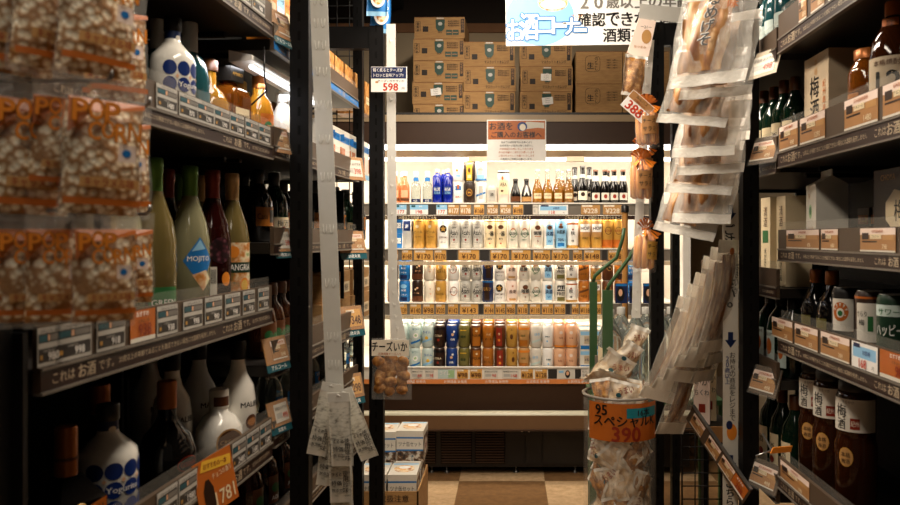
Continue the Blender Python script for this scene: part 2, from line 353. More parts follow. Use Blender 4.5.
# notice on the canopy
s = thing('notice_sign', 'orange and white notice board for alcohol buyers on the case canopy', 'sign', ((516.5 - CX) * 3.98 / F, 3.975, EYE + (237 - 140.5) * 3.98 / F))
w2, h2 = .155, .108
b = MB(); b.box(-w2, w2, 0, .006, -h2, h2, 'white'); b.build('board', s)
b = MB(); b.rect(-w2 + .006, w2 - .006, .005, h2 - .006, -.001, 'dorange'); b.poly([(.03, .056), (.075, .062), (.11, .066), (.145, .062), (.145, .092), (.05, .098)], -.0012, 'offwhite')
b.ell(.030, .072, .026, .024, -.0015, 'royal'); b.ell(.032, .068, .016, .018, -.0018, 'ivory'); b.build('header_panel', s)
b = MB(); b.text('お酒を', -.142, .074, .040, -.0022, 'ink', .04, .135, 'l'); b.text('ご購入のお客様へ', 0, .030, .032, -.0022, 'ink', .04, .288)
for k, (t, c) in enumerate((('当店では酒類販売の法律により', 'dgrey'), ('未成年者への販売は固くお断りし', 'dgrey'), ('年齢確認のお願いをしております', 'dorange'), ('身分証明書のご提示をお願いします', 'dorange'), ('ご協力をよろしくお願いいたします', 'dorange'), ('お客様のご理解をお願いします。', 'dgrey'))):
    b.text(t, 0, -.010 - k * .0175, .011, -.001, c, .01, .25)
b.build('lettering', s)

# cartons on top of the case
def carton(w, h, d, style):
    o = thing('carton', None, None)
    b = MB(); b.box(-w / 2, w / 2, 0, d, 0, h, 'cardboard'); b.box(-w / 2, w / 2, -.0006, .001, h - .003, h, 'cardboard_dark'); b.build('box', o)
    b = MB(); y = -.001; t = h if h < .17 else h
    zt = h - .012; zb = max(.012, h - .125)
    if style == 'wine':
        zm = (zt + zb) / 2
        def fr(x0, x1, z0, z1):
            for a in ((x0, x1, z0, z0 + .002), (x0, x1, z1 - .002, z1), (x0, x0 + .002, z0, z1), (x1 - .002, x1, z0, z1)): b.rect(*a, y, 'box_ink')
        fr(-.132, -.105, zb + .03, zt - .012); b.vtext('飲料水', -.1185, zt - .016, .016, y, 'box_ink', .04); b.rect(-.092, -.062, zb + .026, zb + .056, y, 'box_ink')
        b.poly([(-.022, zt - .002), (.030, zt - .002), (.028, zm - .002), (.014, zm - .02), (-.006, zm - .02), (-.020, zm - .002)], y, 'box_green'); b.ell(.004, zm + .022, .012, .010, y - .0003, 'silverp'); b.rect(-.016, .024, zt + .002, zt + .008, y - .0003, 'offwhite')
        b.text('FRUIT', .004, zm - .025, .007, y, 'box_ink', .02)
        for k in range(3): b.text('果実酒の詰合せ', .077, zt - .012 - k * .012, .009, y, 'box_ink', .04, .062)
        if h < .13:
            for k in range(2): b.rect(.037 + k * .036, .07 + k * .036, zb + .008, zb + .036, y, 'box_green'); b.rect(.04 + k * .036, .066 + k * .036, zb + .019, zb + .024, y - .0003, 'kraft')
        else: b.text('マスカット + オレンジ', .045, zb + .012, .017, y, 'box_ink', .05, .135)
        b.rect(.118, .137, zb + .02, zt, y, 'box_ink'); b.vtext('取扱注意', .1275, zt - .003, .013, y - .0004, 'kraft', .01)
    else:
        n = 18; zm = (zt + zb) / 2; w0 = -.035 if style == 'beer' else .01
        for (rx, rz, c, yy) in ((.042, .045, 'box_ink', y), (.040, .043, 'cardboard', y - .0003)): b.prism([(w0 + rx * math.copysign(abs(math.cos(2 * PI * i / n)) ** .5, math.cos(2 * PI * i / n)), zm + rz * math.copysign(abs(math.sin(2 * PI * i / n)) ** .5, math.sin(2 * PI * i / n))) for i in range(n)], yy, yy + .0002, c)
        b.text('生', w0 - .012, zm - .01, .036, y - .0006, 'box_ink', .05); b.vtext('のどごし', w0 + .02, zm + .038, .017, y - .0006, 'box_ink', .04)
        for k in range(4): b.text('お酒は二十歳から', (.072 if style == 'beer' else -.075), zm + .02 - k * .014, .009, y, 'box_ink', .04, .06)
    b.build('print', o); return o
YB = 4.2; TOP = 1.8955
def px2x(px, Y): return (px - CX) * Y / F
sc = YB / F
def zz(py): return EYE + (237 - py) * sc
CG = 'cartons stacked on the refrigerated case'
pA = Proto(lambda: carton(.278, .1195, .36, 'wine'))
nmA = ['bottom of the five-high stack', 'second from bottom of the five-high stack, with white slip', 'middle of the five-high stack', 'second from top of the five-high stack', 'top of the five-high stack']
for k in range(5):
    pA.put((px2x((438.5, 437.5, 438.5, 438.5, 439.5)[k], YB), YB, TOP + k * .1202), (0, 0, (0, .012, -.008, 0, -.02)[k]), 'brown drinks carton with green emblem, ' + nmA[k], 'carton', CG)
pB = Proto(lambda: carton(.288, .1365, .36, 'wine')); pB0 = Proto(lambda: carton(.288, .19, .36, 'wine'))
for (x, who) in ((489, 'next to the five-high stack'), (546, 'with white slips, in middle of the row')):
    pB0.put((px2x(x, YB), YB, TOP), 0, 'brown fruit drink carton, bottom of stack ' + who, 'carton', CG)
    for k in range(2): pB.put((px2x(x + (.6, -.4)[k], YB), YB, TOP + .1905 + k * .137), (0, 0, (.01, -.012)[k]), 'brown fruit drink carton, ' + ('middle', 'top')[k] + ' of stack ' + who, 'carton', CG)
pC = Proto(lambda: carton(.255, .178, .34, 'beer')); pC0 = Proto(lambda: carton(.255, .232, .34, 'beer'))
for (x, who) in ((599, 'beneath the hanging alcohol sign'), (646, 'partly behind the orange snack garland')):
    pC0.put((px2x(x, YB), YB, TOP), 0, 'larger brown beer carton, lower one ' + who, 'carton', CG)
    pC.put((px2x(x, YB), YB, TOP + .2325), 0, 'larger brown beer carton, upper one ' + who, 'carton', CG)
for (px, py, w, rt, lb) in ((436, 92, .05, -.12, 'white paper slip stuck on a carton of the five-high stack'), (546, 77.5, .05, .03, 'white paper slip on the middle carton beside the beer cartons'), (547.5, 101, .052, -.1, 'white paper slip on bottom carton beside the beer cartons')):
    b = MB(); b.box(-w / 2 * 1.15, w / 2 * 1.15, 0, .0006, -w * .38, w * .38, 'white')
    for k in range(3): b.text('納品書在中', 0, .012 - k * .011, .005, -.0004, 'grey', 0, w * .8)
    o = b.build('paper_slip', None, (px2x(px, YB), YB - .006, zz(py)), (0, rt, 0)); tag(o, lb, 'paper', 'paper slips on the cartons')

# ------------------------------------------------------------------ cans
def can_shape(o, body, h=.122, r=.033, n=20, lid='can_alu', tab='can_alu'):
    b = MB(); b.lathe([(r * .78, 0), (r * .86, .002), (r, .010), (r, h - .014), (r * .93, h - .006), (r * .84, h - .001)], body, n, cap1=False); b.build('body', o)
    b = MB(); b.lathe([(r * .84, h - .0015), (r * .86, h), (r * .82, h), (r * .78, h - .004), (.001, h - .004)], lid, n, cap0=False)
    b.box(-.007, .007, -.012, .010, h - .0038, h - .0026, tab); b.build('lid', o)
def can(kind, h):
    o = thing('drink_can', None, None); spec = CANS[kind]; r = .031
    can_shape(o, spec[0], h, r)
    b = MB(); q = r + .0004; zc = h * .5
    for op in spec[1]:
        t = op[0]
        if t == 'band': b.cpatch(q, -r * PI, r * PI, op[2] * h, op[3] * h, op[1], 20)
        elif t == 'rect': b.cpatch(q + .0001, -op[4], op[4], op[2] * h, op[3] * h, op[1], 6)
        elif t == 'disc': b.cdisc(q + .0002, op[4] if len(op) > 4 else 0, op[2] * h, op[3], op[3], op[1])
        elif t == 'oval': b.cdisc(q + .0002, 0, op[2] * h, op[3], op[4], op[1])
        elif t == 'ring': b.cdisc(q + .0002, 0, op[2] * h, op[3], op[3] * 1.15, op[1]); b.cdisc(q + .0003, 0, op[2] * h, op[3] * .82, op[3] * .97, spec[0] if len(op) < 5 else op[4])
        elif t == 'star': b.cpoly(q + .0004, [(op[3] * (1 if i % 2 == 0 else .42) * math.sin(i * PI / 5), op[2] * h + op[3] * (1 if i % 2 == 0 else .42) * math.cos(i * PI / 5)) for i in range(10)], op[1])
        elif t == 'text': b.ctext(op[4], q + .0005, 0, op[2] * h, op[3] * 1.15, op[1], .04, .050)
        elif t == 'stripe': b.cpoly(q + .0002, [(-.03, op[2] * h), (.03, op[2] * h + .02), (.03, op[2] * h + .03), (-.03, op[2] * h + .012)], op[1])
    b.build('print', o); return o
CANS = {
 'gold': ('gold', [('disc', 'cream', .74, .009, -.006), ('text', 'dbrown', .56, .014, 'ビール'), ('text', 'brown', .40, .006, 'ALL MALT'), ('band', 'tan', .9, .93)]),
 'star': ('white', [('disc', 'ink', .66, .021), ('star', 'gold', .66, .0185), ('text', 'brown', .38, .008, 'SAPPORO'), ('text', 'dgrey', .22, .006, '生ビール')]),
 'silver': ('silverp', [('rect', 'offwhite', .18, .85, .021), ('rect', 'grey', .2, .83, .0195), ('rect', 'silverp', .22, .81, .018), ('text', 'ink', .54, .026, 'Asahi'), ('text', 'ink', .40, .008, '生ビール'), ('disc', 'dred', .30, .006), ('text', 'ink', .7, .008, 'DRY')]),
 'cream': ('cream', [('oval', 'brown', .72, .016, .012), ('text', 'ink', .5, .024, '一番'), ('text', 'ink', .33, .010, '搾り'), ('disc', 'red', .18, .004), ('band', 'gold', .9, .93)]),
 'wgreen': ('offwhite', [('ring', 'green', .52, .021), ('oval', 'dorange', .64, .013, .008), ('text', 'dgreen', .5, .014, 'GREEN'), ('text', 'green', .3, .006, '糖質オフ')]),
 'wcrest': ('offwhite', [('oval', 'brown', .70, .016, .013), ('text', 'ink', .52, .020, '端麗'), ('rect', 'dorange', .40, .42, .018), ('text', 'dred', .26, .009, '生')]),
 'wblue': ('white', [('rect', 'lblue', .12, .8, .02), ('oval', 'brown', .70, .014, .012), ('text', 'navy', .5, .020, '淡麗'), ('text', 'blue', .25, .012, 'W')]),
 'skyblue': ('lblue', [('oval', 'dorange', .8, .008, .006), ('oval', 'brown', .72, .014, .008), ('text', 'ink', .56, .020, '本麒麟'), ('text', 'navy', .3, .014, '70%'), ('rect', 'blue', .08, .2, .02)]),
 'wlime': ('offwhite', [('rect', 'olive', .08, .26, .024), ('rect', 'ink', .53, .78, .023), ('text', 'white', .65, .016, 'ALL'), ('text', 'ink', .40, .016, 'FREE')]),
 'worange': ('white', [('band', 'dorange', .80, .86), ('disc', 'dred', .64, .005), ('text', 'dgrey', .52, .02, '秋'), ('text', 'dgrey', .26, .012, '味'), ('band', 'gold', .02, .12)]),
 'goldtop': ('tan', [('rect', 'white', .56, .82, .032), ('text', 'dbrown', .68, .016, 'HOP'), ('text', 'dbrown', .35, .009, 'ZERO'), ('band', 'gold', .05, .4)]),
 'amberring': ('gold', [('ring', 'brown', .6, .019), ('text', 'dred', .6, .010, 'GOLD'), ('band', 'dorange', .05, .3)]),
 'bluecan': ('blue', [('oval', 'lblue', .74, .018, .012), ('text', 'white', .56, .012, '氷結'), ('text', 'white', .36, .008, 'レモン'), ('rect', 'navy', .08, .25, .02)]),
 'browncan': ('dbrown', [('disc', 'peach', .66, .006, .006), ('disc', 'cream', .6, .005, -.005), ('text', 'peach', .44, .008, 'ビール'), ('band', 'brown', .05, .3)]),
 'ivorycan': ('ivory', [('text', 'tan', .62, .009, '生'), ('oval', 'peach', .4, .006, .004)]),
 'goldcan': ('gold', [('disc', 'cream', .62, .010, -.004), ('text', 'ink', .40, .012, 'プレミアム')]),
 'whitering': ('white', [('ring', 'dorange', .52, .022), ('oval', 'brown', .64, .015, .010), ('text', 'ink', .48, .014, 'キリン')]),
 'navycan': ('navy', [('rect', 'dbrown', .1, .88, .015), ('text', 'gold', .62, .016, 'モルツ'), ('band', 'blue', .92, .97)]),
 'creamtan': ('pinkw', [('text', 'dorange', .75, .01, '麦'), ('text', 'brown', .5, .018, '金麦'), ('rect', 'tan', .1, .2, .02)]),
 'brownorange': ('amber', [('text', 'cream', .72, .008, '琥珀'), ('stripe', 'brown', .4), ('text', 'dbrown', .3, .010, 'エビス')]),
 'darkbrown': ('brown', [('ring', 'gold', .6, .018, 'dbrown'), ('text', 'cream', .6, .008, '黒')]),
 'browndome': ('amber', [('oval', 'dbrown', .3, .024, .03), ('text', 'cream', .36, .009, '秋生'), ('rect', 'gold', .7, .9, .02)]),
 'tealwhite': ('mint', [('disc', 'white', .55, .014), ('disc', 'lgreen', .56, .008), ('text', 'teal', .82, .010, 'サワー'), ('stripe', 'blue', .15)]),
 'tealblue': ('mint', [('text', 'blue', .7, .012, 'ライム'), ('disc', 'yellow', .45, .009), ('stripe', 'lblue', .2)]),
 'blackcan': ('dbrown', [('text', 'cream', .55, .010, 'COLA'), ('disc', 'dred', .36, .007), ('band', 'black', .8, .9)]),
 'royalcan': ('royal', [('disc', 'peach', .6, .008), ('text', 'white', .38, .010, '白桃'), ('disc', 'white', .72, .006, .008)]),
 'olivecan': ('olive', [('text', 'dgreen', .5, .012, '緑茶'), ('rect', 'yellow', .76, .8, .018)]),
 'redbrown': ('brown', [('rect', 'amber', .1, .9, .022), ('text', 'dbrown', .55, .012, 'FOUR'), ('disc', 'cream', .75, .006)]),
 'ambercan': ('amber', [('text', 'cream', .6, .010, 'ハイ'), ('text', 'dbrown', .4, .010, 'ボール')]),
 'ambercan2': ('brown', [('rect', 'dred', .1, .9, .016), ('text', 'cream', .62, .010, '角'), ('disc', 'orange', .35, .007)]),
 'goldoval': ('gold', [('oval', 'brown', .5, .008, .014), ('text', 'brown', .8, .007, '梅')]),
 'goldbrown': ('tan', [('rect', 'amber', .1, .35, .025), ('text', 'olive', .55, .010, '梅酒'), ('band', 'orange', .8, .9)]),
 'whitecan': ('white', [('text', 'dteal', .5, .007, '檸檬堂'), ('disc', 'lblue', .3, .005)]),
 'whitepale': ('offwhite', [('text', 'lblue', .6, .012, 'ほろ'), ('stripe', 'mint', .2)]),
 'peachcan': ('peach', [('disc', 'pinkw', .68, .009), ('text', 'dred', .45, .009, 'もも'), ('band', 'orange', .04, .12)]),
 'whiteA': ('white', [('disc', 'orange', .5, .007, -.008), ('rect', 'lblue', .2, .3, .012), ('text', 'teal', .75, .008, 'ZERO')]),
 'whiteB': ('white', [('rect', 'dorange', .65, .85, .006), ('rect', 'blue', .6, .8, .016), ('text', 'red', .3, .009, 'ZERO')]),
 'gold1': ('dbrown', [('rect', 'yellow', .05, .95, .016), ('oval', 'brown', .5, .007, .014), ('rect', 'cream', .15, .3, .01)]),
 'dark1': ('dbrown', [('ring', 'gold', .5, .018, 'brown'), ('disc', 'yellow', .5, .006)]),
 'bluewhite1': ('white', [('rect', 'lblue', .1, .9, .024), ('rect', 'offwhite', .3, .85, .016), ('text', 'grey', .55, .012, 'のん'), ('band', 'blue', .04, .14)]),
 'bluewhite2': ('white', [('rect', 'silverp', .2, .8, .012), ('stripe', 'blue', .3), ('band', 'white', .9, .95)]),
 'whitecup': ('offwhite', [('rect', 'silverp', .1, .75, .02), ('text', 'dgrey', .5, .016, '酒')]),
}
_can = {}
def put_can(kind, h, loc, rz, label, group):
    k = (kind, h)
    if k not in _can: _can[k] = Proto(lambda: can(kind, h))
    return _can[k].put(loc, rz, label, 'can', group)

# ------------------------------------------------------------------ bottles
def bottle(name, prof, glass, parts, n=24):
    """parts: (part name, fn(MB)) drawn on top of the glass body"""
    o = thing(name, None, None)
    b = MB(); b.lathe(prof, glass, n); b.build('glass_body', o)
    for nm, fn in parts: q = MB(); fn(q); q.build(nm, o)
    return o
def lat(prof, m, n=20): return lambda q: q.lathe(prof, m, n)

# row 1 of the case (z = 1.464)
YR = Yf + .045
def cx(px, Y=YR): return (px - CX) * Y / F
Z1 = SH[0][0] + .0005
B1 = lambda r, h, neck=.012: [(r * .9, 0), (r, .006), (r, h * .55), (r * .85, h * .66), (neck, h * .78), (neck, h)]
mk = {
 'peach': lambda: bottle('sake_bottle', B1(.026, .165, .011), 'glass_peach', [('cap', lat([(.0125, .155), (.0125, .178), (.011, .18)], 'offwhite')), ('label', lambda q: (q.cpatch(.0264, -.03, .03, .015, .03, 'brown'), q.cpatch(.0264, -.02, .02, .035, .075, 'peach')))]),
 'clear': lambda: bottle('vodka_bottle', B1(.028, .165, .012), 'water_glass', [('cap', lat([(.013, .15), (.013, .178), (.012, .18)], 'offwhite')), ('neck_label', lat([(.0155, .125), (.0142, .145)], 'blue')), ('label', lambda q: (q.cpatch(.0285, -.03, .03, .008, .026, 'navy'), q.ctext('ICE', .029, 0, .017, .01, 'white')))]),
 'blue': lambda: bottle('soda_bottle', [(.024, 0), (.0275, .005), (.0275, .15), (.024, .155), (.012, .163), (.012, .18)], 'glass_blue', [('cap', lat([(.0135, .172), (.0135, .190), (.012, .192)], 'foil_silver')), ('label', lambda q: (q.cpatch(.0279, -.02, .02, .05, .095, 'royal'), q.ctext('BLUE', .0284, 0, .08, .016, 'white', .01, .034), q.ctext('SODA', .0284, 0, .06, .013, 'lblue', .01, .034)))]),
 'dark': lambda: bottle('beer_bottle', [(.026, 0), (.029, .005), (.029, .05), (.024, .075), (.013, .105), (.013, .135)], 'glass_black', [('cap', lat([(.0145, .128), (.0145, .137), (.012, .139)], 'dgrey')), ('label', lambda q: q.cpatch(.0294, -.03, .03, .012, .040, 'brown'))]),
 'darkA': lambda: bottle('beer_bottle', [(.026, 0), (.029, .005), (.029, .05), (.024, .075), (.013, .105), (.013, .135)], 'glass_black', [('cap', lat([(.0145, .128), (.0145, .137), (.012, .139)], 'dgrey')), ('label', lambda q: (q.cpatch(.0294, -.04, .04, .012, .038, 'tan'), q.cpoly(.0292, [(-.016, .045), (-.010, .045), (0, .085), (.010, .045), (.016, .045), (.003, .1), (-.003, .1)], 'white')))]),
 'goldb': lambda: bottle('beer_bottle', [(.026, 0), (.0295, .005), (.0295, .068), (.025, .092), (.014, .12), (.012, .185)], 'glass', [('beer', lat([(.024, .004), (.0275, .008), (.0275, .066), (.0235, .09), (.0125, .118), (.0115, .135)], 'glass_gold')), ('cap', lat([(.0138, .178), (.0138, .187), (.012, .189)], 'wire')), ('label', lambda q: (q.cpatch(.0299, -.022, .022, .028, .058, 'cream'), q.ctext('LAGER', .0303, 0, .045, .010, 'dbrown', .01, .036)))]),
 'blackt': lambda: bottle('beer_bottle', [(.027, 0), (.030, .005), (.030, .085), (.025, .115), (.0135, .15), (.0135, .205)], 'glass_black', [('cap', lat([(.015, .198), (.015, .208), (.013, .21)], 'ink')), ('neck_label', lat([(.0155, .145), (.0142, .163)], 'offwhite')), ('label', lambda q: (q.cpatch(.0304, -.03, .03, .02, .07, 'ivory'), q.cdisc(.0308, 0, .052, .012, .012, 'dbrown')))]),
 'blackl': lambda: bottle('beer_bottle', [(.026, 0), (.0285, .005), (.0285, .085), (.024, .11), (.013, .14), (.013, .185)], 'glass_black', [('cap', lat([(.0145, .178), (.0145, .188), (.012, .19)], 'brown')), ('neck_label', lat([(.0205, .125), (.0142, .155)], 'offwhite')), ('label', lambda q: (q.cpatch(.0289, -.024, .024, .02, .06, 'offwhite'), q.cdisc(.0293, 0, .04, .01, .012, 'dred')))]),
}
mkP = {k: Proto(v) for k, v in mk.items()}
row1 = [(395.5, 0, 'peach', 'pale peach sake bottle at the end by the hanging strip'), (405, 0, 'peach', 'peach sake bottle with pink label beside clear bottles'), (416, 0, 'clear', 'clear bottle with blue neck band beside peach bottles'), (427.5, 0, 'clear', 'clear bottle with blue neck band beside blue bottles'),
        (437.5, 0, 'blue', 'deep blue soda bottle beside the clear bottles'), (448, 0, 'blue', 'deep blue soda bottle beside the white cans'), (391, .07, 'peach', 'peach sake bottle behind the first ones'), (400.5, .07, 'peach', 'peach sake bottle standing in the second rank'), (442.8, .065, 'blue', 'deep blue soda bottle behind the front pair'),
        (515.5, 0, 'dark', 'short dark beer bottle beside the tall beige can'), (526.5, 0, 'darkA', 'short dark beer bottle with white A mark'), (537.5, 0, 'goldb', 'clear bottle of golden beer beside the A-marked bottle'), (547.5, 0, 'goldb', 'clear bottle of golden beer, second in its row'),
        (558, 0, 'goldb', 'clear bottle of golden beer, third in its row'), (568.5, 0, 'goldb', 'clear bottle of golden beer beside black bottles'), (563, .07, 'goldb', 'clear bottle of golden beer in the second rank'), (582.5, 0, 'blackt', 'tall black beer bottle with big ivory label'), (590.5, .075, 'blackt', 'tall black beer bottle just behind the ivory label one'),
        (576, .08, 'blackt', 'tall black beer bottle behind the golden bottles'), (595.5, 0, 'blackl', 'black beer bottle beside the ivory labelled one'), (605, 0, 'blackl', 'black beer bottle with white neck, second of four'), (614, 0, 'blackl', 'black beer bottle with white neck, third of four'), (623, 0, 'blackl', 'black beer bottle nearest the orange garland'), (609, .07, 'blackl', 'black beer bottle in the second rank')]
for px, dy, k, t in row1:
    mkP[k].put((cx(px), YR + dy, Z1), 0, t + ', top shelf of case', 'bottle', 'bottles on the top shelf of the case')
G1 = 'cans on the top shelf of the case'
for px, lo, up, t in ((458.5, 'whiteB', 'whiteA', 'white'), (469.5, 'dark1', 'gold1', None), (481, 'bluewhite2', 'bluewhite1', 'blue and white')):
    put_can(lo, .122, (cx(px), YR, Z1), 0, (f'{t} can, lower of its pair' if t else 'dark brown can with gold ring, under a gold can') + ', case top shelf', G1)
    put_can(up, .122, (cx(px), YR, Z1 + .1225), 0, (f'{t} can, upper of its pair' if t else 'gold and black can on top of a brown can') + ', case top shelf', G1)
put_can('whitecup', .10, (cx(492), YR, Z1), 0, 'short white sake can standing alone on case top shelf', G1)
def tallcan():
    o = thing('drink_can', None, None); can_shape(o, 'pinkw', .185, .033, 20, 'dgrey')
    b = MB(); b.cpatch(.0334, -.03, .03, .05, .13, 'cream'); b.ctext('ABA', .034, 0, .105, .02, 'ink', .02, .04); b.cdisc(.0338, -.006, .14, .006, .010, 'dorange'); b.cdisc(.0338, -.008, .07, .008, .006, 'brown'); b.cpatch(.0333, -.1, .1, .168, .176, 'ink', 20); b.build('print', o); return o
Proto(tallcan).put((cx(503.5), YR, Z1), 0, 'tall beige can with black rim between sake can and dark bottles', 'can', G1)

# row 2: tall beer cans; row 3: double stacks; row 4: stacks several deep
row2 = [(419, 'gold', 'gold beer can next to the blue pack'), (431, 'gold', 'gold beer can next to the star can'), (443.5, 'star', 'white beer can with black star disc'), (455, 'silver', 'silver beer can next to the star can'), (466.5, 'silver', 'silver beer can, middle of three'), (478, 'silver', 'silver beer can next to the cream cans'),
        (490, 'cream', 'cream beer can next to the silver cans'), (501.3, 'cream', 'cream beer can next to the green ringed can'), (513, 'wgreen', 'white beer can with green ring, next to cream cans'), (524.5, 'wgreen', 'white beer can with green ring, next to brown crest'), (537, 'wcrest', 'white beer can with brown crest'),
        (549, 'wblue', 'white beer can with pale blue panel'), (561, 'skyblue', 'sky blue beer can'), (572.7, 'worange', 'white beer can with orange collar'), (585, 'goldtop', 'tan beer can with white panel, next to orange collar'), (596.5, 'goldtop', 'tan beer can with white panel, next to golden cans'),
        (607.5, 'amberring', 'golden beer can with brown ring, next to tan cans'), (618.5, 'amberring', 'golden beer can with brown ring, last in its row')]
G2 = 'tall beer cans on the second shelf of the case'
for px, k, t in row2:
    for j in range(2):
        put_can(k, .167, (cx(px), YR + j * .068, SH[1][0] + .0005), random.uniform(-.12, .12), t + (' on second case shelf' if j == 0 else ' on second case shelf, rear rank'), G2)
def carton_pack(w, d, h, body, ops):
    o = thing('drink_pack', None, None)
    b = MB(); b.box(-w / 2, w / 2, -d / 2, d / 2, 0, h, body); b.build('box', o)
    b = MB()
    for op in ops:
        if op[0] == 'r': b.rect(*op[2:6], -d / 2 - .0005, op[1]); b.rect(*op[2:6], -w / 2 - .0005, op[1], T=Matrix.Rotation(PI / 2, 4, 'Z'))
        if op[0] == 't': b.text(op[2], op[3], op[4], op[5], -d / 2 - .001, op[1], .01, w * .9)
    b.build('print', o); return o
pp = Proto(lambda: carton_pack(.055, .055, .084, 'blue', [('r', 'white', -.02, .02, .03, .06), ('t', 'navy', 'レモン', 0, .045, .014)]))
G2p = 'blue drink packs on the second shelf of the case'
for k, (px, z, ry) in enumerate(((397, 0, .2), (397.5, .0845, .1), (409, .0845, -.5))):
    if k < 2: pp.put((cx(px), YR, SH[1][0] + .0005 + z), ry, 'blue and white drink pack, ' + ('lower' if k == 0 else 'upper') + ' of two by the tall gold cans', 'pack', G2p)
pw = Proto(lambda: carton_pack(.05, .06, .16, 'silverp', [('r', 'navy', -.02, .02, .1, .155), ('t', 'white', '新', 0, .125, .02)]))
pw.put((cx(408), YR + .03, SH[1][0] + .0005), -.2, 'grey and navy drink pack standing beside the gold cans', 'pack', G2p)

G3 = 'double stacked cans on the third shelf of the case'
row3 = [(404.7, 'bluecan', 'bright blue can'), (417.5, 'browncan', 'dark brown can with peach dots'), (429.6, 'ivorycan', 'plain ivory can'), (441, 'goldcan', 'gold can'), (453.4, 'whitering', 'white can with orange ring'), (465.4, 'silver', 'silver can beside orange ringed can'), (476.5, 'silver', 'silver can beside navy can'), (488, 'navycan', 'navy blue can'),
        (499.8, 'star', 'white star can'), (511.8, 'creamtan', 'pinkish cream can'), (524.2, 'wcrest', 'white can with brown crest'), (536, 'wgreen', 'white can with green ring'), (547.6, 'wblue', 'white can with pale blue panel'), (559.8, 'wlime', 'white can with olive base'), (571.8, 'worange', 'white can with orange collar'),
        (584, 'brownorange', 'amber can with brown stripe'), (595.8, 'goldtop', 'tan can with white panel'), (607.8, 'darkbrown', 'dark brown can with gold ring'), (619.8, 'browndome', 'amber can with dark dome'), (631.5, 'bluecan', 'blue can by the trolley bottles'), (393, 'darkbrown', 'dark brown can at the hanging strip')]
for px, k, t in row3:
    for j in range(2):
        put_can(k, .122, (cx(px) + random.uniform(-.001, .001), YR + random.uniform(-.001, .002), SH[2][0] + .0005 + j * .1225), random.uniform(-.25, .25), t + (', lower' if j == 0 else ', upper') + ' of its stack, third case shelf', G3)
G4 = 'stacked cans on the bottom deck of the case'
YQ = Yd + .048
row4 = [(402, 'tealwhite', 'mint can at the snack bag'), (415, 'tealwhite', 'mint can with white disc'), (427.8, 'tealblue', 'mint can with yellow disc'), (439.5, 'blackcan', 'black cola can'), (451.8, 'royalcan', 'royal blue can'), (464.2, 'olivecan', 'olive green can'), (475.8, 'redbrown', 'brown and orange can'), (488, 'ambercan', 'amber can with white letters'),
        (500, 'ambercan2', 'brown can with red panel'), (511.8, 'goldoval', 'gold can with brown oval'), (524, 'goldbrown', 'tan can with amber base'), (536, 'whitepale', 'pale grey can'), (548, 'whitecan', 'plain white can'), (559.5, 'peachcan', 'peach can beside white cans'), (571.5, 'peachcan', 'peach can beside the blue packs')]
for px, k, t in row4:
    for d in range(4):
        for j in ((0, 1) if d == 0 else (1, 0)):
            if j == 0 and d > 0 and px not in (402, 571.5): continue
            lab = t + ', ' + ('upper' if j else 'lower') + (' front', ' second rank', ' third rank', ' fourth rank')[d] + ', bottom case deck'
            put_can(k, .122, ((px - CX) * YQ / F, YQ + d * .0685, SH[3][0] + .005 + (YQ + d * .0685 - Yd) * DS + j * .1225), random.uniform(-.25, .25), lab, G4)
pk = Proto(lambda: carton_pack(.125, .11, .105, 'offwhite', [('r', 'blue', -.06, .06, .0, .02), ('r', 'lblue', -.06, .06, .075, .095), ('r', 'beige', -.04, .04, .028, .07), ('t', 'navy', '6缶パック', 0, .05, .016)]))
for j in range(2):
    for d in range(2):
        pk.put((px2x(591, YQ), YQ + .02 + d * .115, SH[3][0] + .014 + (YQ + .02 + d * .115 - Yd) * DS + j * .106), 0, 'blue and white six-can pack, ' + ('lower' if j == 0 else 'upper') + (' front' if d == 0 else ' rear') + ' beside the peach cans', 'pack', 'six-can packs on the bottom deck of the case')

